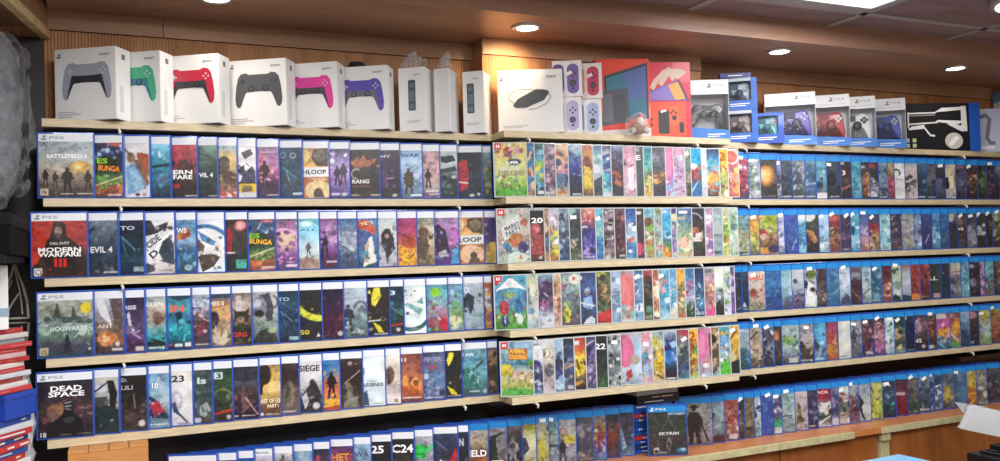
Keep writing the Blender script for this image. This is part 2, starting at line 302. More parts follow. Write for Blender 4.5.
DATA = """#L1
36 94.5|soldiers before an orange explosion|9ab-bcc-cba-765-322|e .76 .47 .22 .13 ca6;e .74 .45 .13 .08 fb4;e .72 .46 .07 .04 fe9;b 16 .05 443-332-655 .82 1;f .12 .8 .3 322;f .3 .82 .28 332;f .52 .98 .52 211;f .9 .88 .36 322;l .38 .13 .43 .1 .012 333;l .86 .12 .9 .1 .012 333;l .1 .02 .16 .08 .02 456;r .03 .84 .16 .97 dca;r .4 .93 .62 .95 ccc;r .7 .93 .98 .95 ccc|BATTLEFIELD 6@.52 .26 .078 fff .74;18@.095 .91 .06 542 .08
96.8 123.7|green cartoon creatures and comic lettering|546-348-334-243-684-a53-643|r .45 0 1 .07 d65;b 26 .07 335-bcd-48c-224-bdf .05 .3;e .4 .36 .4 .1 231;b 20 .07 7b3-4a4-bd8-363 .6 .82;b 12 .08 c63-a42-e85 .82 .97;l 0 .78 1 .62 .025 eda;r .45 .94 .95 .975 ecc|ES@.25 .33 .1 9d3 .4;BUNGA@.5 .47 .11 f93 .8 -6
126.3 150.6|tennis player in pale blue and orange|eee-ddd-ccc-dde|p b53 .5 .16 1 .2 1 .6 .55 .5;p 964 .35 .3 .7 .3 1 .75 .8 .85;e .25 .26 .16 .1 864;p 7ad .05 .45 .35 .35 .5 .45 .9 .8 .5 .9 .1 .95;p 9ce .2 .5 .45 .5 .8 .82 .3 .85;l 0 .1 .25 .22 .03 543;e .5 .95 .08 .03 333;e .78 .95 .08 .03 a98|
152.3 171.4|bright blue underwater scene|8df-5bd-289-37a-256-124|b 18 .06 aef-6cf-4be-fff .0 .25;p 134 0 .4 1 .36 1 .41 0 .46;b 14 .07 49b-279-5bc .5 .8;e .6 .68 .3 .07 57a|
173 197.9|soldier in red smoke over black|c34-a34-533-322-211|b 16 .12 d34-a23-633 .02 .45;b 12 .1 322-433-211 .3 1;r .1 .74 .3 .82 c22;l .55 .97 .97 .97 .02 ccc|ERN@.45 .52 .085 fff .75;FARE@.45 .615 .085 fff .75
198.7 218.2|dull green mist and small lettering|698-465-344-233-222|b 14 .14 576-455-354-233 0 1;r .55 .96 .97 .98 bbb|VIL 4@.45 .57 .095 eee .7
219.6 237.8|two fighters on yellow and khaki|9ab-ec7-db6-a95-865-d65|r 0 0 1 .06 8aa;e .35 .3 .3 .1 432;e .3 .42 .35 .14 654;e .65 .62 .4 .14 643;b 12 .07 432-764-b96-543 .3 .85;r 0 .9 1 1 d65;b 4 .05 eee-fdd .9 1|
239.5 257.2|white and navy squad above a yellow sticker|eee-eee-dde-99a|p 445 .2 .12 .7 .05 .9 .15 .4 .25;p 334 0 .45 .4 .35 .4 .5 .1 .55;p 446 .3 .55 .8 .38 1 .5 1 .72 .1 .72;b 12 .07 334-557-223 .3 .7;r 0 .7 1 .74 222;r .05 .73 1 .9 fc2;e .5 .83 .3 .07 764;r .05 .9 1 1 ddd;b 4 .06 343-875 .78 .88|
259 279.8|lone figure in pink and violet light|969-b68-c69-736-424-324|e .55 .35 .4 .18 d89;e .75 .25 .3 .15 b7b;f .35 .82 .55 312;l .2 .1 .9 .1 .02 dcd;b 14 .06 d79-a58-ecd .2 .7;l .45 .95 .95 .95 .02 dcd|
281.2 303.2|dark blue depths with a faint diver|246-135-246-345-135|l .2 .4 .75 .62 .02 59a;l .3 .45 .5 .75 .015 7bc;b 14 .05 356-468-134 .2 .8;a .62 .16 .05 .02 0 360 9bc;a .2 .15 .05 .02 0 360 68a;r .6 .9 .95 .95 bcd|
304.6 329.6|orange glow with a central white strip|d94-fb5-c74-e83|p 543 .45 .02 1 0 1 .36 .55 .36 .35 .2;e .7 .15 .25 .12 765;e .15 .15 .15 .14 fd8;e .6 .85 .5 .2 fd9;r 0 .38 1 .58 fff;e .6 .9 .17 .09 542;p 543 .4 1 .45 .88 .75 .88 .85 1;r .35 .62 .9 .64 fdc|HLOOP@.47 .48 .1 233 .88
331.8 350.4|small heroes in violet and white|547-a9d-c9d-86b-436|b 18 .07 548-dcf-a7d-fff-768 .05 .6;f .4 .75 .4 324;f .7 .75 .45 435;r .1 .9 .5 .95 dcf;e .75 .93 .15 .04 cce|
352 380.8|black cover with crown and red flames|322-333-333-322-333|p b64 .1 .3 .3 .12 .35 .22 .5 .1 .6 .22 .9 .2 .7 .34 .2 .38;b 16 .06 e96-a43-c75-722 .15 .35;a .25 .5 .1 .03 90 300 a98;l .1 .76 .7 .76 .02 944;r .08 .93 .35 .95 cba;r .7 .93 .98 .96 cba|RANG@.38 .66 .09 eee .55
381.6 400.7|dark grey cover with purple sparks|434-324-324-333|b 16 .05 a6a-758-535-969 .15 .8;e .2 .6 .25 .2 536;l .4 .6 .7 .58 .02 cbc;e .75 .95 .12 .03 ccc|MY@.35 .13 .06 ccd .5
402 423|warrior standing in pale blue snow|8be-bdf-9bd-79b-567|b 14 .1 cdf-9bd-7ac .1 .6;f .42 .92 .55 433;p 543 .2 .5 .6 .45 .65 .75 .3 .8;r .5 .92 .95 .97 def|WAR@.5 .1 .08 356 .85
423.6 440.6|tiny figure under pink blossom|b9a-daa-c99-ba9-758|b 18 .08 ecc-d9a-a78-867 .0 .5;f .4 .78 .4 323;l .3 .86 .9 .85 .03 eee;l .4 .93 .95 .92 .02 ddd|
441.9 458.4|white brushstrokes over a dark skull|bcc-dee-abb-344-233-233|p 233 .1 .1 .8 .08 .95 .2 .4 .25 .1 .22;p 344 0 .38 .9 .32 1 .42 .3 .46;b 10 .09 122-455-677 .4 .9;e .8 .55 .15 .03 ccd|
459.7 483|red hooded figure on navy, tilted sticker|223-123-234-123-123|p c23 .1 .25 .25 .15 .45 .18 .5 .45 .45 .8 .15 .85 .05 .5;e .28 .27 .15 .11 d33;b 16 .05 346-456-235 .2 .9;l .1 .65 .45 .67 .03 fff;e .6 .94 .1 .03 ddd;e .85 .92 .06 .03 dde|
484.6 493|narrow green and gold strip|7aa-688-774-565-553|b 16 .1 486-a95-346-698 .1 1|
#L2
31.2 88.2|red and black soldier with bold white title|c32-a32-733-432-322|p d32 0 0 .4 0 .36 .25 .2 .5 .1 .75 0 .8;p b33 .62 .05 1 0 1 .55 .8 .4;b 20 .05 d45-a33-833 .05 .45;p 322 .35 .22 .4 .04 .5 .01 .62 .06 .62 .25 .9 .5 1 .9 .3 .9 .15 .6;e .48 .18 .07 .09 a87;e .48 .26 .06 .05 544;p 433 .36 .1 .4 .02 .58 .02 .62 .12;r .04 .84 .17 .98 eee;r .07 .87 .14 .95 333;b 6 .05 c34-934 .82 1|CALL DUTY@.5 .4 .05 ddd .36;MODERN@.5 .515 .09 fff .78;WARFARE@.5 .6 .09 fff .78;III@.51 .75 .16 d22 .22;M@.105 .91 .07 fff .06
91 118.7|slate blue fog behind pale letters|789-567-345-234-333|b 16 .15 678-456-345-234 0 1;r .5 .93 .98 .96 ccd|EVIL 4@.42 .53 .12 ddd .8
120.5 144.8|dark teal depths with floating diver|224-123-134-245-124|l .1 .3 .65 .55 .02 6ab;b 14 .05 246-479-135 .2 .8;l .1 .3 .3 .65 .015 589;r .6 .86 .97 .95 9bb|TO@.35 .14 .08 bcd .6
146.5 175.6|white cover with jagged dark squad|eee-fff-eee-dcc|p 334 0 0 .2 0 .35 .12 .8 .03 .75 .15 .4 .25 0 .3;p 345 .45 .6 .6 .4 .85 .3 1 .5 1 .85 .7 .8 .55 .7;p 556 0 .78 .3 .85 .35 .95 0 1;b 18 .06 223-445-667-b99 .05 .85;r .45 .93 .9 .96 aaa|CIDE@.28 .4 .13 334 .55 38;D@.3 .63 .13 223 .3 38
177.5 197|blue sky with orange streak|7ad-48b-9bd-258-367-257|p c73 0 .3 .6 .12 .7 .2 .1 .4;p a42 .2 .35 .7 .18 .75 .3 .4 .38;b 16 .08 59c-fff-37a-8bd .35 .9;e .6 .9 .2 .06 9bc|WS@.3 .2 .1 eee .5
198.2 225.5|blue ring around fighters on white|eef-fff-eee-def|a .3 .62 .5 .07 -110 0 37b;p 48c .05 .2 .5 .35 .7 .42 .6 .5 .2 .4;p 754 .05 .35 .3 .5 .2 .75 .05 .6;p 543 .05 .7 .5 .62 .85 .72 .6 .9 .2 1;b 14 .06 654-369-987 .3 .85;e .65 .93 .04 .02 666;e .8 .92 .05 .02 333|KOMBAT@.5 .63 .08 ddd .8
226.9 248.6|black cover, red figure, round pink sticker|322-433-222-222|p b22 .08 .2 .2 .15 .35 .3 .3 .6 .1 .65;e .7 .12 .27 .1 e66;e .7 .12 .2 .075 eaa;e .6 .55 .25 .22 333;b 10 .06 533-444-323 .3 .9;r .5 .78 .92 .95 4ba;r .1 .63 .42 .66 eee|
250.3 276|cartoon shelled creatures and orange lettering|457-358-334-243-684-a53-854|r .5 0 .9 .06 d66;b 20 .07 335-bcd-48c-224-bdf .05 .28;e .35 .36 .38 .1 231;b 18 .07 7b3-4a4-bd8-363 .58 .82;b 12 .08 c63-a42-e85 .8 .97;l 0 .74 1 .56 .025 eda;r .5 .93 .97 .96 ecc|ES@.25 .32 .1 8c3 .4;BUNGA@.48 .44 .11 fb3 .85 -5
277.7 298.5|swirling purple and cream energy|757-a7a-c9a-849-547|e .5 .4 .4 .2 eca;b 28 .08 b6a-fed-847-d9c-536 .05 .9;a .4 .5 .3 .05 200 360 ead;r .5 .9 .95 .95 ecd|
300 320.2|traveller under open blue sky|6cd-8df-cef-cdd-ba9|e .4 .1 .3 .06 dff;f .5 .75 .28 655;p a87 0 .85 .4 .75 1 .82 1 1 0 1;b 8 .06 cba-987 .75 1|ALL@.5 .22 .05 678 .8
321.4 338.3|violet skyline and dark hero|858-a7b-96b-626-423|f .3 .8 .55 213;e .7 .3 .3 .2 b8c;b 16 .07 d9c-747-a6b .1 .8;r .4 .85 .95 .89 dcd|
340 358|silver aircraft against deep blue|36a-89b-aac-457-346|p abc 0 .3 .3 .35 .9 .65 .8 .72 .1 .5;b 18 .08 cdd-78a-357-9ab .2 .8;l 0 .5 .8 .7 .03 456|
359 378.5|orange parachute over white peak|48c-37b-46a-48a-245|p d53 0 .05 .5 .02 .95 .2 .9 .35 .5 .25 0 .2;p 459 0 .2 .6 .28 .8 .4 0 .6;p eee .6 .4 .75 .36 .95 .9 .3 1;p ca8 .4 .55 .6 .45 .55 .9 .35 .9;b 10 .06 263-49b-254 .7 1|YETI@.5 .1 .07 fda .6 8
380 397.8|black hooded figure on white smoke|cdd-ddd-bcc-aab|p 333 .2 .35 .4 .22 .65 .22 .85 .4 .9 .65 .6 .8 .5 1 .4 .7 .2 .55;e .5 .36 .22 .1 222;e .5 .37 .12 .05 c99;b 14 .07 556-fff-99a .1 1|
399 417.7|orange beast beneath magenta sky|a37-b36-c46-e93-fc2-d72|e .65 .5 .35 .14 c42;p fb2 0 .8 .3 .6 .7 .65 1 .75 .8 1 0 1;b 14 .07 fd3-d52-f93-a35 .4 1;l .1 .3 .8 .45 .03 623|
419 435.4|brown soldiers on sandy khaki|887-dca-cb8-a86-875|e .4 .3 .3 .1 643;p 654 .1 .4 .6 .3 .7 .6 .5 .9 .1 .85;b 12 .07 543-a86-753 .3 .9;r 0 0 1 .07 998|
436.3 459.7|robed dancer in violet and cyan|97a-b7b-a6a-648-538|p 324 .15 .25 .3 .18 .5 .25 .6 .55 .65 .75 .2 .8 .1 .6;e .22 .22 .12 .08 213;p 49d .75 .7 1 .6 1 1 .7 1;p c6c .7 .2 1 .1 1 .5 .8 .6;p bbb .2 .75 .5 .68 .6 .82 .25 .85;b 16 .06 d9d-758-e8b-5ad .1 .9|
460.6 484.6|orange panels split by a white title|d84-fb6-c63-e74|p 543 .4 .02 1 0 1 .35 .6 .33 .4 .2;e .7 .16 .22 .12 875;e .15 .15 .15 .12 fda;e .55 .8 .5 .2 fc9;r 0 .38 1 .58 eee;e .62 .83 .13 .08 543;p 654 .4 1 .5 .88 .8 .88 .9 1;r .3 .65 .9 .67 fcb|LOOP@.5 .48 .11 233 .85
485 497|purple and yellow strip by the white module|537-437-548-da4-cb5|b 12 .1 326-88b-448 .1 .5;b 8 .1 fc5-a84 .6 .95|
#L3
36 94.3|misty castle towers with yellow round sticker|aba-998-9aa-687-445-334|p 455 .12 .4 .2 .3 .28 .35 .33 .05 .37 .05 .42 .28 .6 .3 .62 .12 .66 .12 .7 .28 1 .35 1 .42;b 20 .06 566-455-788 .25 .42;b 14 .12 bcb-9ba-788 .42 .6;p 245 0 .98 .2 .85 .4 .95 .7 .92 1 1 0 1;p 223 .45 .92 .5 .62 .54 .62 .62 .92;b 12 .07 356-346-48a .65 .92;e .87 .14 .1 .1 fd2;r .03 .83 .17 .97 cb9;e .93 .88 .025 .025 ddd|HOGWARTS@.55 .5 .09 cdd .66;12@.1 .91 .07 653 .09
96.5 124.6|white storm cloud above burning ruins|dde-aab-876-754-433|p eee 0 0 .3 0 .5 .3 .6 .5 .2 .3;p 655 .5 0 1 0 1 .6 .7 .45;e .4 .72 .35 .12 e84;e .35 .72 .15 .07 fc8;b 16 .06 c63-543-e95-322 .55 .9;e .78 .83 .09 .05 ddd;r .6 .9 .95 .95 ccc|ANT@.35 .5 .07 dcb .55
126 145.7|white phoenix arc on dark plum|324-435-547-536-424|p dcd .1 .3 .25 .25 .35 .5 .5 .6 .4 .63 .2 .5;l .15 .6 .8 .75 .03 b8b;a .3 .3 .35 .02 60 140 a9b;b 12 .06 657-868 .5 .9;r .55 .9 .92 .98 dcc|RISE@.3 .18 .08 dde .6
148 167|teal knight rearing under cloudy light|9aa-dcb-a98-6aa-3ab-289|e .6 .4 .3 .12 754;b 14 .07 432-ba8-865 .3 .55;p 233 0 .85 .3 .78 .6 .8 1 .85 1 1 0 1;b 8 .05 134-3bc .7 1;r .1 .93 .7 .97 bdd;e .85 .95 .08 .03 dee|LLEN@.45 .14 .08 eee .85
169.4 192|turquoise sea scene under orange letters|39b-4ab-37a-2ab-178-224|p 245 0 0 1 0 1 .05 .5 .1 .2 .06;f .5 .65 .3 245;b 14 .07 134-3bc-5de .35 .8;r .03 .9 .15 .95 b55;r .3 .9 .6 .96 dee;r .75 .88 .98 .96 eee|IN@.42 .24 .14 e64 .6
193.4 211|red and white racers on grey|9ab-9ab-545-434-545|b 26 .08 c45-ebb-533-a34-757 .25 .75;b 10 .06 dde-567 .05 .25;r .2 .93 .9 .95 ccc|25@.3 .18 .1 ccd .5
212 232|two runners below an orange sky|678-c74-fb7-986-765|r 0 0 1 .08 346;p da6 0 .3 1 .2 1 .4 0 .45;e .2 .5 .25 .17 323;e .65 .62 .3 .16 b97;e .5 .85 .4 .13 dca;b 14 .07 543-edb-975 .45 1|MES II@.35 .18 .09 eec .65
233.5 252.5|horned dark creature lit from behind|765-cba-a87-433-322-322|r .25 .05 .5 .35 dcc;p 332 .1 .3 .3 .35 .7 .35 .9 .3 .8 .6 .9 1 .1 1 .2 .6;e .45 .52 .2 .06 b87;b 12 .07 543-765-322 .3 1|ORG@.4 .8 .1 c33 .75
253.8 279|grey gas mask filling the cover|ccc-bcb-9a9-788-556|p 445 .3 .05 .7 .02 .85 .3 .8 .55 .6 .6;e .3 .3 .3 .22 889;e .22 .22 .17 .08 ccd;e .3 .42 .18 .07 222;p 333 .05 .95 .3 .75 .7 .7 .95 .9 1 1 0 1;a .72 .2 .14 .03 300 480 655;b 10 .07 566-9a9-443 .4 .9;e .8 .75 .18 .06 9b8|
279.8 299.8|midnight blue depths with thin diver|134-246-135-246-123|l .15 .4 .7 .6 .02 79a;l .2 .45 .4 .7 .015 579;b 12 .05 357-468 .2 .8;r .55 .9 .95 .97 9cc|TO@.3 .16 .08 9bc .55
301 322.9|yellow crescent on black|222-222-223-222|a 1 -.03 .6 .12 88 180 ee3;b 10 .03 8a1-cc2 .05 .55;p ddd .75 .93 .83 .86 .92 .93|50@.25 .84 .1 cb2 .4
324 344.4|plum city lights in darkness|213-314-413-313|b 18 .06 733-a54-534-823 .35 .95;b 8 .05 545-767 .1 .3;e .85 .9 .12 .05 bbb|
346 367.8|explorer facing a grey beast|bcd-abc-9ab-688-566|f .2 .98 .65 334;a .75 .4 .12 .05 180 400 667;b 16 .08 799-566-bcc .35 .95;e .78 .9 .1 .05 abb|LLEN@.5 .2 .05 99a .8
368.6 390.7|yellow slashes across black|222-322-222-222|p fe3 .25 .2 .35 .02 .6 0 .65 .2 .4 .4 .25 .35;p ed2 .3 .72 .6 .8 .75 .95 .5 .92;p ee5 .05 .1 .2 .05 .25 .15;b 8 .05 a98-765-cb4 .4 .9;l .1 .7 .6 .68 .03 eee;r .35 .95 .9 .98 bbb|
392 405|dark teal strip with red mark|134-135-245-233-322|l 0 .4 .9 .6 .02 5a9;b 10 .07 387-255 .3 .7;l .1 .82 .9 .78 .04 c33;e .6 .9 .14 .04 ccc|3@.25 .13 .1 dee .4
406 426.8|teal wave curling on white|eff-fff-eff-fff|a .35 .5 .42 .08 -30 115 266;p 8cc .05 .4 .2 .35 .9 .5 .7 .62 .4 .5;p 499 .6 .35 .85 .25 .9 .4;e .2 .58 .07 .03 333;b 6 .05 5aa-377 .08 .2;r .4 .9 .75 .92 899|
427.6 448.5|green blob above crowded cartoon cast|49b-6bc-8ab-a79-a56-644|e .5 .16 .22 .1 8d2;b 30 .07 d46-4bd-fed-8c4-b35-446 .25 .95;e .85 .85 .2 .14 d24|
449 464|pastel cartoon meadow|58a-6ab-79b-7a6-8b6-678|e .5 .45 .4 .1 6a7;e .5 .78 .4 .1 dda;b 20 .08 b56-ace-574-eea-69c .1 .95|
465 484.4|thorny dark creature in pale fog|bcd-abc-abc-9bc-89a|p 234 .05 .35 .3 .2 .6 .3 .55 .5 .4 .7 .3 .5 .1 .55;b 12 .06 345-567-234 .25 .6|D@.25 .14 .13 def .25
485 493.6|red and orange cartoon strip|d74-c65-789-a56-c95|b 14 .1 d43-fc5-459-eee .1 .9|OM@.5 .25 .09 fb4 .8
#L4
38.7 94|armoured astronaut before dark nebula|223-323-433-323-222|e .35 .55 .2 .16 964;e .28 .6 .12 .12 754;b 20 .1 a66-634-845-856 .35 .75;p 111 .3 .7 .45 .58 .5 .38 .56 .35 .63 .4 .65 .58 .8 .7 .85 1 .15 1 .15 .8;e .55 .45 .09 .1 222;l .49 .4 .6 .38 .015 ccd;l .5 .46 .6 .45 .015 bcc;l .5 .5 .6 .52 .012 aab;e .57 .7 .1 .06 344;r .4 .95 .6 .965 777;r .7 .95 .97 .965 777|DEAD@.52 .135 .1 fff .58;SPACE@.52 .235 .1 fff .66;18@.09 .94 .09 ccc .11
96.2 120|masked soldier, half white half black|ccb-bbb-aaa-445-322|p 222 .5 .05 .8 .05 .95 .3 .85 .6 .6 .7 .6 .3;p 444 0 .35 .5 .35 .5 .5 0 .55;p 233 0 .55 .5 .5 1 .6 1 1 0 1;e .25 .2 .25 .07 dde;l 0 .25 .5 .1 .03 333;b 10 .06 544-666-333 .4 1;e .7 .78 .06 .02 aaa|
122 148|black cover with faint ruined city|322-222-322-433-433|b 28 .06 655-766-544-443 .45 .95;l .5 .35 .55 .6 .02 877;e .8 .88 .12 .06 ddd|D:@.15 .08 .07 bbb .2;LILI@.25 .22 .08 baa .45
149.4 170.6|red and white ship on open sea|7ad-8bd-9cd-abc-578-79a|p bcd .4 .1 .55 .05 .95 .5 .8 .5;p 235 0 .4 .3 .45 .9 .75 .9 .85 0 .8;p c34 .1 .55 .5 .5 .75 .7 .3 .8;b 14 .06 eee-c44-dde-346 .5 .8;r .1 .93 .9 .95 def|10@.35 .22 .11 fff .3 -5
172.4 193.5|racing bird figure on white|eed-eee-ddd-eee-ccd|e .25 .55 .28 .2 bbc;p 346 .05 .6 .2 .55 .35 .75 .8 .95 .5 .85 .1 .75;p eee .2 .45 .4 .4 .5 .55 .3 .6;l .4 .8 .75 .95 .03 222;r .3 .95 .9 1 a9b|23@.35 .13 .13 223 .6
195.6 213.3|dark grey lake with white logo|455-455-344-566-433|p 9aa .3 .7 .7 .6 .9 .75 .6 .9 .3 .85;b 16 .08 677-344-899 .3 .95;r .05 .9 .35 .99 ccd|ls@.45 .2 .13 cdd .5
214.7 233.5|dark green jungle with red script|243-353-343-332-322|a .5 .6 .2 .03 200 400 783;b 14 .07 464-675-322 .2 .8;l .1 .86 .95 .8 .05 c32;r .1 .07 .5 .2 dee;e .8 .93 .12 .04 bbb|3@.32 .135 .1 233 .25
234.7 259.5|warrior with glowing pink blade|446-557-433-323-312|p 334 0 0 1 0 1 .25 .5 .3 0 .25;p 644 .3 .5 .4 .35 .55 .45 .65 .8 .4 .85;l .5 .6 .95 .92 .02 fbc;b 18 .07 b45-756-433-867 .35 .85;r .02 .93 .2 .96 ccc;r .35 .93 .85 .95 bbb|
260.3 281.5|dark profile against golden sky|b95-eb5-fc6-da5-753-643|e .3 .18 .3 .2 322;p 321 .05 .3 .25 .3 .2 .55 0 .6;p fd8 .5 .35 1 .3 1 .5 .4 .55;r .1 .93 .2 .98 eee;r .3 .95 .9 .97 ccb|LAST OF US@.5 .7 .09 fec .95;PART I@.65 .8 .07 fec .5
282.4 299.8|small pilgrim in brown dust|433-322-543-765-655|e .5 .6 .3 .25 876;f .4 .75 .35 443;r 0 .93 .8 .96 bbb;b 10 .08 654-765 .4 .9|
300.3 323.2|armed team beneath black lettering|eee-ddd-ccc-555-333|p 333 .5 .45 .65 .35 .8 .45 1 .7 1 1 .1 1 .1 .7;e .6 .42 .11 .07 322;p ccc .15 .7 .35 .6 .45 .8 .3 .95;b 16 .06 222-999-555 .45 .95;e .75 .88 .15 .07 ddd|SIEGE@.5 .13 .13 222 .85;- - - - -@.5 .23 .06 665 .85
324 340.9|black silhouette on blue and orange|36b-59c-c76-d64-e83-c42|p 27b 0 0 .5 0 .4 .3 0 .4;f .55 .8 .55 211;p fb3 0 .85 .5 .75 1 .8 1 .9 0 .95;b 12 .07 d43-fa4-57a .2 .95|
341.7 363.4|spear bearer rising from darkness|433-322-322-433-533|l .25 .5 .9 .25 .02 cba;e .4 .55 .12 .08 765;p 887 .2 .8 .4 .62 .7 .8 .9 1 .2 1;b 16 .07 654-998-433 .5 1;b 4 .05 baa .05 .2|
365.2 386|nearly blank white cover|eff-eff-def-eff|p 69a 0 .25 .12 .2 .1 .35 0 .4;p 457 .05 .72 .2 .68 .25 .85 .3 1 .05 1;l .2 .5 .6 .5 .012 999;r .5 .95 .9 .97 99a|LEGENDS@.5 .57 .075 334 .85
387.2 401.6|brown face in profile on cream|eed-edc-dcb-dcc-edd|e .35 .4 .28 .17 754;p 643 .1 .3 .3 .28 .45 .45 .35 .6 .15 .6;r .6 .9 .8 .97 a85|
402.8 423.8|burning red orange sunset|843-a54-b64-e73-d62-733|p fa4 .1 .55 .7 .5 1 .6 .6 .68 .2 .66;b 16 .1 c53-f94-843 .3 .75;r .05 .9 .9 .93 dcc|31@.15 .12 .09 ddc .3
425 445.5|violet monster amid blue ice|457-668-57a-68b-446|b 26 .09 89c-b9c-335-557-acd .3 .95;p a45 .3 .3 .6 .28 .7 .35 .3 .36;r .1 .95 .9 .97 ccd|FEVER@.5 .15 .1 99b .8
446.2 462.9|single yellow slash on black|222-222-222-222|p fe3 .2 .2 .35 .03 .6 .05 .5 .2 .3 .33;p ed2 .2 .75 .6 .85 .75 .95 .4 .92;b 8 .05 aa8-655 .4 .8;r .2 .95 .9 .97 ccc|
463.6 487.9|blue jungle hunters on teal|69a-59b-6ab-488-356|l .5 .45 .85 .28 .05 253;p 276 .1 .45 .3 .4 .6 .6 .7 .85 .2 .8;b 22 .07 4a9-357-7cd-9cc-254 .3 .85;r .35 .9 .7 .93 bdd;e .9 .92 .07 .04 ccd|TAR@.3 .12 .07 def .5
488.4 499|dark bronze strip at shelf end|655-985-432-654-432|b 16 .1 b85-322-a74-543 .1 1|
#M1
493.6 527.7|yellow and green party cover, full face|ed7-fe7-ee8-de8-8c4-5a3|e .42 .16 .15 .1 d54;e .75 .15 .12 .07 e9b;b 22 .05 fff-e65-6bd-c84-f9b .02 .3;e .62 .36 .22 .06 358;b 26 .05 6b3-3a5-fe6-e64-58c-fff .62 .95;r .02 .01 .2 .12 d33;p 5b3 0 .9 .3 .84 .6 .9 1 .82 1 1 0 1|SUPER@.55 .37 .06 fff .4;BROS@.47 .48 .085 ddd .6;DELUXE@.52 .57 .1 987 .82
528.7 536|blue and brown sliver|46a-589-a76-46a-c96|b 14 .12 b54-28c-fc8-335 .05 .95|
537 545.8|yellow burst between green and navy|275-48b-8c5-ed4-465-223|e .5 .53 .4 .1 fe3;b 18 .1 4ad-274-236-8ce .05 .9;r .4 .9 .9 .97 eee|
546.6 557|grey purple crowd of fighters|556-a89-869-757-99a|b 26 .09 445-b78-c9a-dbb-546 .05 .9;r .1 .92 .8 .97 ccc|
557.5 569.4|red and blue heroes on peach|eb8-eb8-d89-68a-eb8|b 22 .09 c34-347-e9a-246-fda .15 .75;e .5 .67 .35 .1 57a;r .2 .9 .9 .96 e95|
570 583|blue armoured dragon over navy|bce-6ac-34a-237-224-234|e .45 .4 .4 .16 33a;e .3 .3 .25 .1 46b;b 18 .08 25b-78c-224-abd .1 .65;r .4 .95 .9 .98 dde|
583.6 594|golden fighter on orange|e63-d83-c62-fc3-eb3-743|e .55 .35 .3 .13 843;p fd4 .3 .4 .8 .45 .9 .8 .4 .85;b 12 .09 fe5-a52-e93 .2 .95|
595 603.4|pale sky over snowy trees|369-8cd-ade-cde-89a-456|b 12 .1 dff-68a-eee-9bc .1 .9;p 345 0 .72 1 .6 1 .9 0 .95|
604 612.5|blue and turquoise leap on white|235-eef-dde-46b-4bc-eee|p 35a 0 .2 1 .15 1 .45 0 .5;e .4 .62 .4 .1 4cd;b 8 .08 fff-69c .2 .8|
612.6 624.2|orange script on dark indigo|89c-435-434-334-334|b 16 .07 d64-b43-e85 .5 .8;b 8 .08 46a-656 .2 .5;p 9ad 0 0 .2 0 .15 .4 0 .45|
625.3 636.6|pink and white warrior|c9a-e9b-dab-ecd-b89|b 20 .09 734-fde-435-d8a .25 .9;p fef .4 .45 .9 .4 .8 .9 .5 .85|
637 644.7|plain slate strip with one white letter|555-455-455-344|r .1 .0 .6 .1 999|E@.5 .22 .11 eee .5
645 653.4|teal sky over yellow field|29b-4bb-6ba-796-dc5-ea4|b 10 .1 3ac-5cc .0 .4;b 10 .1 fd7-764 .5 .95|
653.4 666.4|orange sparks over dark slate|556-667-456-765-545-334|b 18 .08 e95-c74-fb6-853 .5 .72;b 8 .08 99a-778 .15 .35|XX@.4 .25 .12 889 .6
667 674.6|plain rounded pink shape|e8a-e7a-d69-89d-adf|e .4 .35 .5 .3 f8b;b 10 .1 fcd-d58-9cf .6 .95|
674.8 685.9|silver and mauve linework|c8b-cac-b9c-dbd-b9b|b 26 .09 ecd-a7a-dde-857 .05 .95;r 0 0 1 .15 d9b|
686 692.5|dark green sliver|8a7-687-343-232|b 10 .14 565-342-a98 .3 1|
692.5 702.9|red racer on vivid blue|2ad-1bd-c76-733-27b-36a|e .55 .2 .45 .2 1ae;e .5 .52 .4 .12 b44;b 14 .08 d56-eee-823-49c .35 .7;l .1 .95 .7 .7 .03 bde|
703 708.6|thin white strip|ddd-eee-dee-ccd|b 6 .1 9cd-bbb .2 .9|
709 720.6|cartoon group under dark blue|246-37b-8be-dc5-c75-444|e .5 .3 .4 .1 5bd;b 22 .09 fe5-e65-6bd-fa5-a34 .35 .95|
720.8 729|yellow strip, large numeral, cartoon cast|fc2-fc3-dc5-9b6-db5|b 16 .1 d44-fff-7b5-854 .35 .95|2@.5 .15 .2 a51 .7
729.3 739.3|orange and pink candy shapes|e75-e65-e8a-eb5-c54|a .5 .15 .15 .03 0 360 fdd;b 20 .1 fd5-e59-fa6-d44-fff .3 .95|
#M2
496.5 530.7|colourful board game characters, full face|aba-cdc-dcb-b98-9ab-bca|r 0 .0 .2 .12 d33;b 14 .09 cd9-fed-9bc-e9a-ecc .0 .3;p eee .1 .35 .65 .1 .75 .4 .2 .6;e .57 .58 .22 .13 c74;p 49c .1 .65 .3 .62 .5 .8 .35 .85;e .8 .72 .17 .11 437;p ded .3 .85 .6 .8 1 .9 .8 1 .3 1;b 20 .06 e65-6b6-fe6-8bd-fff-b54 .55 1;e .85 .25 .1 .08 c65|MARIO@.45 .32 .09 556 .5 22;PARTY@.5 .42 .1 566 .52 22
531.5 545.3|red athlete below a black header|222-222-433-b43-933-322|r 0 0 1 .03 ddd;e .45 .38 .35 .1 c45;p a44 .1 .5 .9 .5 .9 .9 .2 .85;b 12 .08 e88-823-c55 .35 .85;e .75 .93 .12 .03 ccc|20@.6 .22 .11 fff .7
546 551|thin orange and brown sliver|c96-b75-a63-d95|b 10 .16 fca-743-48a .1 .9|
551 560.5|white clouds above yellow green monsters|ccd-dcd-bbc-9b6-ec4-a63|b 24 .1 fff-c78-7b5-fe4-958 .1 .95|
560.5 571.4|steel blue battle scene|89b-678-567-458-357|b 24 .1 9bd-345-abc-235 .05 .95|
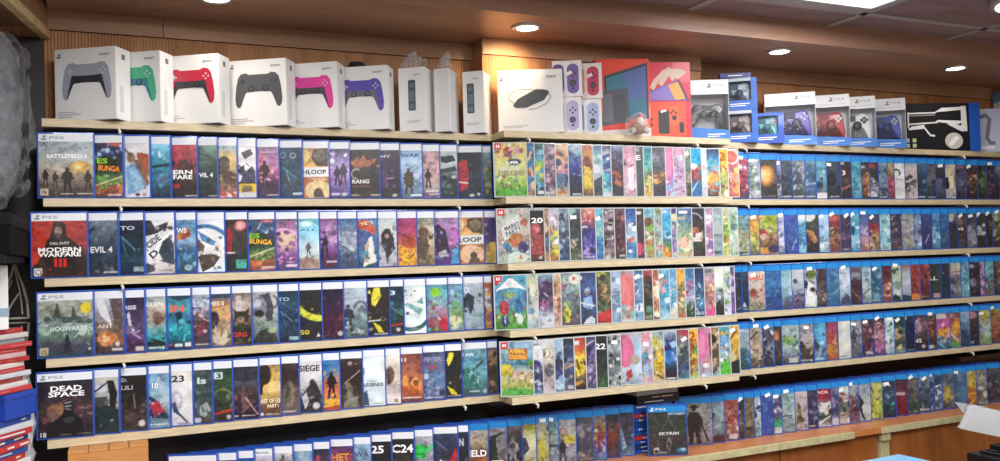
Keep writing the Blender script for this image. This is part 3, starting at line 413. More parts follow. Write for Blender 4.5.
571.8 583|bearded man on dark green|567-344-333-454-665|p 9cb .0 .0 .6 .0 .7 .1 .1 .15;e .6 .2 .25 .12 433;p 344 .1 .35 .5 .28 .9 .4 .9 .7 .1 .7;e .35 .68 .25 .09 ca9;b 12 .08 786-443-999 .6 .95|
583.2 596.6|indigo night under a coral flower|e97-d66-437-33a-54b-66c|e .5 .1 .4 .1 e87;b 8 .06 fcb-a45 .02 .25;a .35 .45 .1 .03 100 300 dde;b 22 .09 87d-336-b9e-65a .5 .95;r .3 .93 .9 .96 ccd|
597 604.7|flat light blue over cobalt|5bd-6cd-9cc-27b-38c|r 0 .55 1 1 37b;b 6 .08 5ac .2 .9|
605 615.6|grey ink drawn swordsmen|767-a9a-545-878-988|b 30 .1 322-ccc-655-a88 .02 .98|
616 626.5|maroon gothic figures|756-634-523-734-433|b 22 .09 a65-422-866-533 .1 .9;r .5 .92 .9 .96 ccc|
627 637.4|blue figure on white stripes|25b-36b-59c-cde-36a-59c|e .5 .4 .35 .12 9bd;b 16 .09 fff-e65-48c-236 .3 .95|
637.8 645.6|pink seal on charcoal|333-434-434-434-a46-423|r 0 .06 .7 .12 ddd;e .5 .82 .4 .11 d46|
646.5 655.5|brown mascot on a green hill|6bd-8cd-a65-9a6-8b6-ba7|e .5 .27 .4 .09 853;b 22 .1 7b5-dcb-c85-5a4-eee .35 .95|
655.5 663.5|faded green and grey figures|9a6-abb-9bb-bca-8b9|b 22 .11 dee-6a6-c99-8ab .05 .95|
663.8 672.8|orange blossoms under blue water|8be-2ae-3bd-68b-494-e73|r .1 .05 .6 .1 ddd;b 12 .1 cef-27b-5bd .1 .6;b 14 .1 e73-c53-fa3 .8 1|
673.4 679|thin violet blue strip|437-548-ca9-57b-8bd|b 12 .15 a8c-49c-eda .1 .95|
679.4 693|storybook village in green and beige|46a-58b-8a9-9b8-db9-cb8|b 22 .08 fda-c85-6a5-5b9-eec .3 .9;e .55 .7 .3 .12 eb9;r .3 .05 .75 .11 fff|TALE@.35 .2 .07 db5 .6 10
693.3 706|orange and cream hero on black|334-333-433-343-322|a .3 .3 .2 .03 200 340 99a;e .35 .47 .3 .08 c64;p edc .2 .55 .8 .5 .8 .7 .3 .7;b 10 .08 fc9-a53-446 .4 .75|
706.4 714.2|pale lilac magic circle|b9b-cac-b8a-a68-c9c|b 22 .1 ecd-86a-d9c-fee .05 .95|
714.5 723.7|plain silver grey cover|9ab-abb-9aa-8aa|r 0 .55 1 .6 788;r .2 .9 .8 .96 456;b 4 .08 acc .1 .5|
724.2 731|lime and yellow creatures|cca-ab7-bc4-9b5-dc6|b 22 .12 dd4-594-fea-a84 .1 .95|
731.5 739.3|pale mint strip with blue bird|bcb-9cb-aca-bcb-9b9|e .6 .4 .3 .08 578;b 18 .1 dee-69a-a97-7a7 .1 .95|
#M3
495.5 528|snowy mountain, red and blue shapes on grass|4ac-5bd-48b-59a-6a4-493|p fff .0 .3 .25 .15 .45 .05 .55 .05 .75 .15 1 .28 .8 .24 .5 .22 .2 .25;p 6ce 0 0 .3 0 .2 .12 0 .2;e .45 .15 .08 .06 dde;e .45 .36 .2 .06 8a6;e .28 .6 .15 .14 c34;e .3 .85 .12 .1 348;e .74 .58 .13 .13 37b;e .77 .82 .1 .1 dee;b 14 .05 fff-e66-fda .4 .85;e .04 .1 .1 .08 d33|
528.7 538.8|grey creature beside cream stripe|cdb-dda-bba-ddc-9bc|p 899 0 .1 .45 .3 .5 .55 .1 .7;e .6 .3 .25 .12 eed;b 12 .09 a96-eed-7ac .3 .95|
539 554.4|purple battle above white lettered base|8bc-547-435-547-dde-dde|e .6 .25 .4 .12 536;b 22 .08 a6a-dcd-c44-768-324 .2 .68;b 12 .06 8ab-adf-999 .72 .95|
554.7 562.5|peach and brown sketch|dca-c96-ea8-d98-ca8|b 16 .1 854-fdb-c75 .2 .95|
562.8 581|yellow shape on busy grey|8aa-9bb-678-566-545|e .8 .12 .3 .1 eed;e .75 .1 .06 .03 c34;e .2 .25 .2 .07 d7a;p dd3 .2 .75 .4 .62 .6 .75 .5 .95 .3 .95;e .4 .6 .2 .07 8a5;b 22 .07 355-ddd-867-ac7 .1 .95|
581.4 597.2|baseball batter in light blue|347-46a-348-358-236|e .15 .1 .15 .05 fff;e .55 .35 .15 .07 9bd;e .55 .4 .1 .05 976;p 8be .35 .5 .75 .45 .85 .65 .7 .75 .3 .65;l .2 .58 .9 .65 .03 eee;p dde .3 1 .6 .82 .9 .9 .9 1;p 346 .3 .75 .7 .7 .7 .85 .3 .95|
597.9 612.2|bronze beasts above a red base|564-774-655-764-565-c33|e .5 .05 .3 .06 bc4;b 28 .09 a96-342-c95-575-433 .1 .78;p d33 0 .85 1 .72 1 1 0 1|
613 621.7|frosty blue figures|9bd-abd-8ac-9bd-7ac|b 20 .1 def-68a-b9c-48a .1 .95|
622 635|plain coral pink dome shape|b9a-e78-e66-d55-a99-cdc|e .45 .4 .5 .32 f77;e .4 .36 .3 .2 f88;b 12 .08 8c8-fbb-7bc-d55 .72 .95|
635.4 644.2|white wings on blue|37a-69b-9ad-48b-8bd|b 20 .1 eef-258-adf-58b .1 .95|
644.6 653.8|tangled dark jungle under red band|a34-433-343-333-554|r 0 0 1 .12 b45;b 24 .1 264-834-587-643-222 .15 .9;r .3 .9 .9 .97 997|
654.3 660.6|orange and cream sliver|d64-da6-eb9-c76-543|b 14 .12 fec-b53-e95 .1 .9|
661 671|rosy dragon in blue sky|6bd-4ad-3ad-7bd-9cd|p daa .1 .3 .6 .35 .8 .45 .3 .5;b 14 .09 fcd-def-29c-b88 .2 .95|
671.3 678.5|sky strip with white figure|49d-8ce-4ad-bde-cdd|b 14 .11 fff-6be-eda .3 .95|
678.5 687.2|amber fox over red ground|ea3-da4-985-8a7-c64|e .5 .15 .45 .12 fa3;b 18 .1 744-fda-6a8-d75 .35 .8|
687.7 696.4|white knight on cobalt above dark grass|36a-48b-98b-dce-354-232|b 18 .1 fff-a7b-c55-6ac .3 .65;b 8 .08 575-343-eee .7 .95|
697 706|deep blue starfield|236-247-358-48b-125|b 18 .07 8bd-59c-def .3 .85;r .3 .9 .9 .97 9bc|
706.6 716|dusty pink crowd over magenta wedge|abb-b89-c86-a78-e59|r .0 .03 .8 .1 677;b 18 .1 a44-ec9-733-eab .2 .75;p e48 0 1 1 .8 1 1|
716.6 725|cream cover with black tree|eed-eed-cdc-9ab-343-222|e .45 .25 .4 .15 ffe;b 14 .1 88a-575-dcd .45 .8;p 222 .1 .85 .5 .7 .9 .85 .8 1 .1 1|
725.3 732|pale leafy strip|dde-9b8-cdc-bbd-dde|b 16 .12 7a5-99c-eee-668 .1 .9|
732.3 737.3|thin purple strip|758-97b-859-649|b 8 .15 cad-548 .1 .9|
#M4
500 534.3|sunny beach village under orange lettering|8be-9cd-59b-dca-bb5-7b4|e .15 .52 .22 .12 ed3;p 48a .3 .38 1 .33 1 .45 .3 .42;e .95 .4 .12 .06 6b4;b 26 .05 d97-fec-754-e85-6a5-b44 .48 .9;p 5b4 0 .9 .4 .85 1 .92 1 1 0 1;r 0 0 .2 .13 d53;r .25 .12 .82 .34 b74|ANIMAL@.53 .17 .09 fb3 .5 -3;CROSSING@.53 .28 .09 fb3 .56 -3
534.6 544.2|white cover with indigo silhouette|eef-eee-dde-447-336-79c|e .4 .48 .45 .12 326;b 8 .09 559-bcd .5 .95;r .05 .05 .8 .09 99a|
544.6 555.6|pencil drawn girl on cream|ddd-eed-cba-a99-dcd|e .6 .58 .35 .12 556;b 18 .08 433-dbb-988-eee .2 .95;a .4 .25 .08 .02 0 360 a96|
556 564.5|pale blue hero with dark cape|adf-9bd-78a-346-68a|f .6 .85 .55 335;b 14 .1 bde-458-8ad .2 .95|
564.9 575.5|navy fantasy party|234-346-458-346-657|b 24 .1 68a-c97-335-89b-a76 .1 .95;r .5 .9 .9 .97 ccc|
576.4 587|yellow flame fighter below red|c43-d53-fb3-ec3-654-322|r .1 .06 .5 .14 eee;p fd3 .1 .3 .5 .4 .9 .25 .8 .7 .3 .75;b 14 .09 322-fe6-843-e93 .2 .9|
587.5 597|indigo anime trio|446-65a-879-547-557|b 24 .1 b9d-335-dcd-76a .05 .9|
597.5 608.5|black cover with numeral over grass|222-222-233-343-363|b 10 .08 465-254 .7 .95|22@.5 .2 .12 eee .8
609 621.8|black and white ink warrior|abb-9ab-455-899-9aa|b 34 .09 222-eee-667-ccc .02 .98|
622.7 642|plain pink balloon shape, blue sky|cbc-adf-bdf-cde-9ac|e .3 .35 .42 .33 e69;e .25 .32 .28 .24 f7a;p c34 .35 .75 .6 .7 .6 .88 .4 .9;e .75 .52 .2 .1 ba9;b 14 .06 fff-def-8bd-864 .55 1|
642.5 653.5|blue sprite on blush pink|ecc-dbc-cbc-9bd-eab|r .05 .0 .8 .25 e9a;e .5 .52 .35 .12 59b;b 14 .09 fee-e78-68a .4 .95|
654 665|yellow shape with pale wings|8ab-cc8-dc4-eb3-db8|e .3 .25 .3 .14 dc2;e .55 .55 .35 .14 fc2;b 16 .09 fea-a53-9bc-643 .3 .95|
665.5 677.7|cobalt dragon above white lettering|bcd-56a-26b-37c-224-222|e .4 .3 .35 .12 339;b 20 .09 27c-59d-126-acf .2 .7;r .3 .95 .9 .98 eee|
678 690|stormy blue grey rider, red tag|a76-667-344-456-48a|p a34 .3 .0 1 0 1 .15 .5 .12;b 22 .09 333-9b8-5a9-668-247 .15 .95|
690.6 699|numeral on yellow above cartoon cast|fb2-fb3-a64-ed4-b96-ac6|b 16 .1 c43-fd5-6a4-a52 .35 .95|2@.5 .15 .2 a41 .75
699.2 712.4|plain pink sphere with brown scarf|d8a-e8a-c89-b89-9bc|e .4 .35 .4 .3 e6a;e .38 .32 .28 .22 f8b;p 643 .85 .1 1 .1 1 .6 .9 .55;p c34 .5 .7 .8 .68 .8 .85 .5 .85;b 10 .08 cba-8ac-eee .75 1|
712.4 720.4|gold stripes on brown|864-ca6-543-654-9bc|l 0 .3 1 .1 .05 dc9;l 0 .5 1 .3 .05 dba;b 10 .1 322-ca7 .2 .9|
720.9 731|blue shape over bright green|49a-69c-6bd-9bb-6c4-5b3|r .1 .1 .8 .17 db4;e .4 .4 .35 .12 69c;b 14 .09 fff-d97-38b .3 .7;p 5c3 0 .78 1 .74 1 1 0 1|
731.4 740.4|amber cover with black slash|fb2-fb3-ea3-ca5-332-222|l .2 .3 .8 .1 .03 321;e .4 .65 .35 .1 dc8;r .3 .93 .9 .97 ddd;p 222 0 .8 1 .7 1 1 0 1|
#R1
739.6 749|crimson and pink portrait|c46-d56-c45-a34-545|e .5 .35 .4 .2 d57;b 18 .1 822-eab-a34-eee .2 .95|
751 761.2|ghostly face on pale grey|9ab-aaa-bbb-998-aab|e .5 .5 .4 .3 898;b 16 .1 dee-677-bcb .1 .95|MSH@.4 .03 .09 fff .8
762 777.6|glowing orange eclipse|444-543-543-332-222|e .5 .42 .5 .28 863;e .47 .4 .42 .24 d83;e .42 .4 .3 .18 fb6;e .3 .38 .18 .12 fd9;e .08 .42 .12 .09 321;r .3 .93 .9 .96 877|
778 783.5|speckled grey sliver|788-99a-777-a98-666|b 18 .12 dcc-543-aab .1 .95|
784 794.3|almost black slate cover|567-345-345-234-223|b 10 .12 456-234 .0 .9;r .2 .93 .9 .97 bbc|
794.7 806.3|grey mountain in cloud|788-99a-788-566-345|p 456 .1 .7 .3 .3 .5 .2 .8 .4 1 .7;b 14 .1 abb-566-cdd .05 .8;r .2 .93 .9 .97 ccc|
806.7 817.2|steel blue night rider|69b-47a-358-469-246|b 18 .09 357-79b-246 .2 .7;l .1 .62 .9 .6 .03 bcd;r .3 .93 .9 .97 ccc|
817.7 827.5|turquoise cover with white base|7bd-5ac-7bc-59a-678-eee|r 0 .85 1 1 eee;b 16 .09 bef-347-38a .1 .8;e .5 .65 .25 .09 235|
827.8 841.4|dark ring of light|345-234-335-223-223|a .5 .45 .25 .02 0 360 568;e .5 .5 .25 .2 112;b 12 .07 457-234 .1 .8;r .4 .93 .9 .97 bbc|
841.9 852|black cover with red numeral|322-322-433-322-222|p c76 .1 .75 .9 .62 .9 .68 .1 .82;r .0 .0 .5 .08 ddd;b 8 .09 644-433 .4 .95|13@.35 .3 .14 ecc .5
852.4 861.7|icy cyan figure|5cd-4bc-59b-6bc-38a|b 20 .1 9ef-279-6cd-48a .05 .95|
862 870.5|dark planet with orange limb|433-433-854-b64-322|e .8 .5 .5 .2 a64;b 8 .08 322-d95 .3 .9;r .0 .1 .6 .16 edd|
870.7 879.3|white feathers under red tag|633-333-444-99a-334|r .1 .05 .7 .16 c45;p dde .1 .95 .4 .78 .8 .85 .9 .95;b 12 .08 222-bbc-655 .4 .9|
879.6 888.5|blue grey armoured hero|8ac-68a-79b-457-345|b 22 .09 bcd-9a8-346-78a .1 .9;r .3 .94 .9 .97 cdd|
888.9 895.7|gold header above red crowd|b95-a85-a44-c44-843|r 0 0 1 .2 ca6;b 18 .1 e65-823-d97 .35 .95|
896.2 905.7|white cover with a black hook|eee-fff-eee-fff|a .4 .28 .1 .035 150 390 222;l .4 .45 .8 .47 .02 999|
906 918|black ink splatter on blush|cdd-ecc-eed-dcc-cbb|b 26 .08 322-555-a88 .35 .85;l .05 .4 .6 .7 .03 333|
918.3 927.4|dark teal silhouette|579-356-245-246-134|b 14 .1 457-234-68a .1 .9;r .1 .93 .8 .97 bcd|
927.9 936.7|grey ruins at dusk|556-677-667-344-334|b 18 .1 788-445-322 .4 .9;r .2 .94 .9 .97 abb|
937 945.9|deep indigo fog|445-334-336-557-334|e .5 .6 .4 .2 668;r .2 .02 .8 .1 967;b 10 .1 446-223 .1 .9|
946.3 956.3|cream figure in black robe|dcb-cba-987-edc-778|e .4 .25 .35 .13 eda;p 222 .1 .4 .6 .35 .6 .65 .4 .75 .1 .6;p fec .5 .35 .9 .3 .9 .7 .6 .7;r .1 .92 .95 .98 ccc|
956.8 966.4|slate cover with slanting blade|556-446-557-445-223|r .1 .0 .8 .12 967;l .5 .6 .9 .45 .04 99b;b 10 .1 668-334 .2 .9|
966.8 978.7|gold flecked dark battle|445-433-543-433-322|b 24 .07 ca6-a54-654-e97 .15 .95;l .2 .5 .8 .2 .02 a45|
979 987.6|green monster in darkness|333-344-564-343-222|e .5 .48 .4 .2 674;b 12 .09 785-343 .2 .8|
988 995.5|black cover with violet glints|433-334-423-322|b 14 .08 647-534-756 .1 .9|
996 1006|dark cover at frame edge|99a-556-334-334|b 12 .1 778-345 .0 .8|
#R2
740.7 750.3|teal wash with orange figure|8bb-7aa-9a8-cb8-9b9|b 18 .1 d96-587-bdc-e95 .3 .9;r .1 .93 .8 .97 333|
751 760.3|yellow and olive creatures on orange|e93-ea3-dc5-ac5-653|b 20 .1 fe6-785-d73-9b4 .25 .95;p e93 0 0 1 0 1 .1 .3 .25|
760.8 778.7|red haired child among cartoon friends|dc5-ac4-bb5-a75-753-d93|e .3 .05 .18 .1 fd6;e .75 .12 .3 .13 9a2;e .35 .5 .23 .14 b33;e .37 .56 .14 .08 fcb;b 24 .07 fda-6a4-733-ed9-357 .3 .9;e .4 .9 .35 .08 e93;e .8 .88 .25 .1 335|
779 786|lavender mist strip|bce-aad-bbe-ccd-679|b 12 .12 fff-88b-dde .1 .9|
787 798.8|cobalt cover with white specks|45b-35b-35a-34a|b 16 .05 8ad-69c-57c .05 .9;l .6 .9 .95 .55 .02 9be|
799 807.4|blue shark and white foam|eef-5bd-48b-5ad-8cd|b 10 .1 fff-bdf .0 .2;p 346 .1 .7 .8 .62 .8 .72 .2 .78;b 10 .1 cef-37a .6 .95|
807.7 819.7|white moon and orange hand|343-454-433-433-222|e .45 .02 .38 .16 eee;p d95 .2 .38 .7 .45 .95 .7 .7 .75 .3 .55;b 8 .08 643-333 .5 .95|
820 829.8|pale frost blue|adf-bdf-9ce-acd-8bc|b 16 .12 dff-7ac-eff .3 .95|
830.2 841.4|rusty red inferno|b54-823-864-b75-843|e .5 .1 .4 .08 d65;l .1 .4 .5 .35 .04 eda;l .4 .5 .9 .38 .04 dc8;b 22 .09 ea8-733-c65-532 .3 .95|
841.9 851.4|midnight purple faces|334-434-546-436-223|b 16 .1 758-967-334 .1 .75;r .3 .92 .9 .97 99a|
851.8 860.6|sky blue angel|7cd-3ac-5bd-cde-4ad|p 257 .3 .3 .7 .35 .5 .6 .3 .5;b 14 .1 def-29c-8df .2 .95|
861 869.4|violet sky and coral figure|45a-67b-a8c-d9a-b65|b 18 .1 fca-437-e76-ccd .3 .95|
869.8 880.3|red haired hero above gold|457-446-a44-c97-865-b97|e .45 .33 .35 .1 a23;b 20 .09 eb8-334-643-fda .45 .95|
880.7 891|washed out cyan sketch|9cd-aee-8cd-9de-bdd|b 18 .11 dff-6ab-bee .1 .95|
891.4 902|dark crowd, many colours|334-434-435-545-434|b 30 .09 a65-68a-457-b9a-654 .05 .95|
902.6 914.9|grey unprinted sheet in loose film|9a9-aaa-99a-aa9-9aa|b 14 .12 ccc-899-bba .0 .95|
915 922.4|blue knight over white|58b-9bd-77a-bce-68b|b 16 .1 fff-347-9cf .2 .95|
922.8 932.6|navy cover with violet comet|45a-348-347-437-236|b 12 .08 547-35a .1 .9;l .5 .85 .8 .6 .03 bbe|
933 941|white ghost on azure|59d-48c-38b-7bd-48b|e .5 .55 .4 .2 9ce;b 12 .09 cef-27a .3 .95|
941.5 949.7|plain mid blue|37b-36a-358-358|l .5 .85 .8 .6 .025 79c;b 6 .1 47b .1 .9|
950 958.3|pale yellow globe over black|889-446-334-333|e .4 .1 .35 .13 ddb;b 10 .1 446-223 .3 .9|
958.7 967.5|brown bear in darkness|444-544-433-345|e .4 .25 .3 .12 876;b 12 .1 543-556 .2 .95|OS@.4 .45 .08 ddd .7
967.8 977.3|grey stone statue|556-445-667-889-778|e .5 .6 .4 .25 99a;b 14 .1 aaa-556 .2 .95|
977.7 986.6|white mask on black|334-333-556-334-322|e .45 .5 .3 .14 bbb;b 10 .1 445-ddd .3 .7|TV@.3 .08 .09 ccc .5
987 993.5|charcoal strip|333-434-333-322|b 8 .12 655-444 .1 .9|
994 1004|green lit dark scene at frame edge|9a8-786-444-522|b 14 .1 bc9-343-733 .1 .9|
#R3
738 743|thin navy strip|236-125-336-224|b 8 .14 57a-334 .1 .9|
743.5 750.3|blue black strip with white emblem|345-235-134-134|p cdd .3 .9 .5 .75 .8 .9;r .1 .93 .9 .96 abb|
751 766|ninja on cream under orange lettering|edc-edc-cba-b98-786|b 22 .07 b43-fa5-654-465-edb .35 .95;e .4 .55 .2 .1 a43|NARU@.5 .16 .15 c53 .85
766.3 781.7|solid royal blue cover|26b-37b-25a-249|a .35 .35 .3 .02 200 420 58c;l .05 .95 .5 .85 .02 9ce;b 8 .06 48c-36a .1 .8|
782 792.4|pale cyan peaks|8cd-ade-9cd-79b-547|b 10 .1 cef-8bc .1 .6;p 557 .2 1 .6 .75 1 .85 1 1|
793 804.7|white sky above purple machine|dde-cdd-abc-768-547|p 657 .1 .9 .4 .65 .8 .6 .9 .95;b 18 .08 bad-435-878 .5 .95;e .45 .3 .15 .06 447|
805.2 817.3|white garment with green glow|99b-bbc-cdd-dec-aca|e .7 .15 .3 .12 783;e .3 .4 .2 .1 223;p fff .5 .3 .9 .5 .9 1 .3 .9;b 10 .08 8b7-223 .1 .7|
817.7 827.5|brown armoured crowd|544-433-544-655-433|b 24 .09 a87-322-766-dbb .1 .95|
827.8 839.8|blue film wrapped case with circle|47b-48b-37a-36a|a .4 .4 .3 .03 -60 120 7ad;b 8 .1 59c-38a .1 .9|
840.2 851|white haze over small town|bcd-def-cde-9bc-568|b 12 .1 eef-abc .1 .7;p 446 .4 .85 .7 .7 1 .8 1 1 .3 1|
851.7 862.4|red line on black|878-323-423-433-322|e .6 .25 .4 .12 99a;l .3 .6 .9 .9 .03 c67;b 10 .08 644-434 .3 .95|
862.6 871.8|pale grey archer|9cd-bde-cdd-abb-788|l .1 .85 .9 .6 .03 345;b 12 .1 dee-79a .1 .9|
872.5 883|petrol blue swordsman|48a-379-268-479-368|l .3 .4 .8 .65 .025 9cd;b 16 .1 59b-257-8bc .1 .9;r .3 .92 .8 .96 abb|
883.4 892.7|blood red portrait|622-733-943-b65-844|b 20 .1 d87-522-a44-eba .2 .95|
893 902.2|mint white warrior|bcb-cdb-9ba-bdc-465|b 16 .1 354-eee-8a8 .1 .95;p 233 .1 .95 .5 .8 .9 .9 .9 1|
902.6 911.5|blank grey white gradient|a77-bcc-ccd-bbc-345|p 345 0 .9 .4 .82 1 .88 1 1 0 1;r 0 0 1 .06 a66|
911.9 921|red cover with orange base label|a44-a33-b44-833-e83|r 0 .82 1 1 e82;b 16 .09 c65-823-d87 .1 .75;r .1 .6 .3 .66 eee|
921.3 930.6|dark red cover with faint skull|923-a43-623-533|b 16 .1 c65-733-433 .0 .5;r .2 .9 .9 .94 b88|
931 942|plain charcoal with pink stamp|344-343-344-334|r .5 .85 .9 .97 daa;b 6 .1 455 .1 .8|ILL@.45 .42 .11 ccc .7
942.5 950.7|dark navy cover with spear|345-235-134-235|l .1 .1 .5 .3 .03 abb;b 8 .09 356-246 .2 .9|
951 961.3|grey duo under pale header|bcb-dcc-667-99a-667|r 0 0 1 .25 cca;l 0 .28 1 .25 .03 a33;b 18 .09 bbd-545-867 .3 .95|
962 970|aqua seascape|6ab-8cd-5ac-7bc-6bc|b 14 .12 bee-48a-9cd .1 .95|
970.6 980.5|black cover with white orb|334-323-434-323|e .45 .12 .2 .06 aac;e .5 .6 .25 .12 88a;b 10 .08 767-323 .3 .95|
980.9 986.3|lilac and magenta strip|bac-c9b-95a-868|b 10 .14 ebd-746 .1 .9|
986.6 994.8|cyan cover with brown rider|6bc-7bc-5ab-678-765|b 12 .1 9de-865-544 .3 .95|
995.5 1005|dark brown cover at frame edge|766-544-655-433|b 14 .1 987-443 .1 .9|
#R4
740.7 750.6|teal tree under white sky|9bd-bcd-9bc-367-256|e .5 .68 .45 .2 367;b 10 .1 48a-245 .6 .95;r .1 .0 .6 .08 dee|
751 763.5|rifle on sandstone|a98-cb9-ca8-986-544|l .1 .35 .7 .1 .04 333;b 14 .09 654-dca-433 .5 .95;r .05 .56 .4 .66 edd|
764 775|white and black robot|567-445-89a-778-344|b 26 .09 dee-223-99a-334 .1 .75;p 334 .1 .9 .5 .7 .9 .85 .9 1 .1 1|
775.6 783.4|dark cover with orange block|333-433-343-433-223|r .1 .12 .7 .36 e83;b 10 .09 a64-543 .4 .9|
783.8 800.2|green and white puzzle heroes|9bb-bcc-9ba-89a-334|b 30 .08 7b5-eee-356-4a9-223 .15 .85;e .5 .4 .3 .12 8b6;r .5 .85 .9 .97 ddc|
800.4 814.5|mech before a dusty cloud|889-99a-a98-443-322|e .65 .45 .3 .2 cbb;p 433 .1 .9 .2 .5 .4 .45 .6 .6 .8 .7 .8 .95;b 16 .08 a97-322-765 .4 .9;r .2 .93 .9 .97 bbb|
815 826.8|sky blue castle|4ad-5be-4ad-89b-38b|p 346 .1 .7 .2 .35 .4 .45 .6 .6 .5 .75;b 12 .08 d88-def-357 .3 .9;r .3 .92 .8 .96 cdf|
827.2 838.8|orange planet and magenta sky|935-a46-943-d83-943|e .4 .42 .4 .15 c54;a .4 .4 .2 .02 -20 150 eaa;b 16 .09 fa4-d63-732 .55 .95|
839 851.4|blank white cover, small red blot|eed-eee-eed-ddd|p a44 .05 .3 .15 .28 .2 .5 .05 .6;e .05 .1 .15 .08 433;r .35 .93 .75 .96 889|
851.8 862.4|lone grey agent|889-aaa-99a-778-556|f .5 .75 .5 334;b 12 .09 bbb-445-667 .2 .9|
862.6 874.6|violet and maroon battle|434-534-633-424-435|b 26 .09 a45-c8a-335-856 .1 .95;r .5 .88 .9 .94 ccc|
875 885.5|rose pink fighter|534-a67-d9a-a58-647|b 22 .1 e9a-723-fcc-857 .1 .9|
885.8 895|white and cyan dancer|cdd-eff-9cc-dee-79a|b 20 .1 266-fff-5ab-334 .1 .95|
895.3 906|yellow haired boy in dark|243-344-886-343-799|e .45 .48 .3 .15 db8;b 16 .09 ec7-233-9a7 .2 .95|
906.4 915.6|empty navy cover|235-124-125-124|r .1 .0 .4 .1 ddd;r .2 .93 .9 .96 99a|
915.8 928.5|pale pink beast over black|434-867-544-322-323|e .4 .35 .3 .18 b8a;b 18 .08 dac-544-322 .1 .6;e .75 .88 .12 .05 ccd|INS@.35 .72 .12 ccc .6
929 937|copper brown strip|765-533-843-432-433|b 16 .1 c75-422-a64 .1 .8;e .5 .92 .3 .05 ddd|
937.4 950.8|pink and orange racing burst|a46-d68-e84-58a-356|r .05 .02 .8 .16 eed;e .6 .3 .45 .14 d5a;p fa3 .1 .5 .9 .45 .7 .65 .2 .68;l .1 .7 .7 1 .05 6bd;b 12 .08 fcd-f94-46a .2 .95|
951 961|orange slope and green base|756-c64-e94-c75-7b6|p fa3 .1 .6 .9 .15 1 .5 .5 .7;r 0 .85 1 1 6b5;l .3 .6 .8 .8 .05 eee;e .2 .1 .3 .07 ccc|
961.5 970.2|blue grey cliff|9bc-7ac-68a-346-235|p 346 0 .6 .6 .5 1 .7 1 1 0 1;b 10 .1 79b-245 .3 .9|
970.6 979.8|dark cover with pink sticker|334-433-323-223|e .5 .12 .4 .11 c89;b 8 .08 656-434 .3 .9;r .1 .88 .6 .96 99a|
980.2 991.4|yellow emblem above green field|bb5-cb6-9bd-ab9-8a5|e .3 .12 .4 .12 cb2;b 14 .1 dee-796-bc7 .45 .95|
991.8 1005|burnt orange cover at frame edge|a93-a74-a54-754|b 16 .1 db4-843-c75 .1 .9|
#B1
199 218|white topped spine end behind the crate|236-225-224|b 8 .1 34a-57b|
220.8 238|deep blue second behind the crate|335-224-236|b 8 .1 46a-247|
238.5 255|sealed all blue|15b-26c-15b-14a|b 12 .1 4bd-27c-25c|
255.7 274|grey lettered band on slate|ccd-567-456|b 8 .1 99a-457|FRONE@.45 -.06 .03 345 .7
276 294|white torn band on charcoal|ddd-333-445|p ccc .2 0 .5 .1 .8 0;b 10 .1 555-768|
296 313.6|sky blue lighthouse|8bd-69b-8ab-79a|b 10 .1 abc-69c|
315 331|indigo neon figure|335-545-436-323|b 18 .07 c45-87c-536-46a .0 .8|
333 354.3|orange title on violet|536-a46-437-324|b 12 .1 c57-735-54a|HET@.48 .22 .16 e93 .75
356 372|grey blue bear|8bd-79b-68a-567|e .5 .7 .3 .2 457;b 8 .1 9bd-579|WA@.5 .2 .12 457 .8
374 392.7|white numeral and slash on black|223-222-233|l 0 .75 .9 .45 .04 dde;l 0 .75 .4 .65 .05 ccd|25@.35 .16 .17 fff .6
394.5 415.3|grey striped black with numerals|222-333-223|b 6 .1 444-445|C24@.52 .2 .18 fff .9
417 434.3|grey portrait with green splat|aab-99a-99b-778|e .3 .3 .35 .14 2d5;b 10 .09 3e6-1a3 .2 .42;e .55 .85 .35 .16 323;e .5 .93 .2 .12 cba|
436 459|red white striped racing car|346-335-334-223|p c23 .35 .95 .75 .5 .95 .3 1 .5 .6 1;p fff .1 .75 .35 .55 .5 .6 .2 .95;l .05 .1 .6 .35 .02 67a;b 6 .08 a34-dde .5 .9|
461 470|black narrow one with white letter|234-222-233|l .2 .8 .9 .55 .03 577|N@.35 .22 .17 ccd .4
#B2
471.6 489.3|orange battle under white title|bbb-cb9-643-e83-d72|b 12 .07 a65-dcb .1 .3;b 10 .08 fa4-c63 .62 1|IELD@.5 .5 .15 fff .85;ZINE@.5 .73 .1 b52 .8
489.7 508|hooded shooter on dull grey|99a-888-777-666|p 233 0 .75 .1 .35 .3 .2 .8 .12 .5 .22 .55 .5 .6 .75;l .2 .2 .8 .12 .03 222;r .75 .7 .95 .85 a44|LITE@.45 .77 .13 eee .75
509 523.1|pale dancer on black|766-333-222-322|f .45 .95 .7 99a;l .4 .65 .9 .8 .02 bbb;b 6 .08 544|
523.6 537|dark archer on cream and yellow|ba3-dd9-eec-cc9-cc4|p 445 .1 .3 .4 .28 .6 .55 .5 .6 .2 .7;e .5 .9 .4 .1 bc4;r 0 0 1 .12 aa3|
537.5 549.8|yellow suited hero on grey|bba-cc8-bb5-888|p dc3 .3 .4 .6 .35 .7 .8 .4 .9;b 14 .08 333-ed5-776 .1 .9|
550 559.8|pale grey road scene|69a-9ba-abb-89a|r 0 .52 1 .58 345;b 10 .1 cdd-678 .1 .9|
560 577|yellow round sticker over red numeral|abb-bbb-aab-889|a .4 .28 .08 .02 0 360 c64;e .68 .45 .27 .11 ed3;f .35 .95 .5 334;b 8 .08 ccc-667|
577.5 593.7|stormy slate superhero|556-667-445-556|b 18 .1 446-889-334-a99 .1 .95;r .3 .93 .95 .97 a77|
593.3 606.8|red gold crowd|789-a75-a44-64a-69b|b 24 .09 c33-da4-643-dcc .2 .8|
607.3 620.5|crimson clad avenger on black|334-433-943-533-435|b 22 .09 c34-732-a23-556 .15 .9|
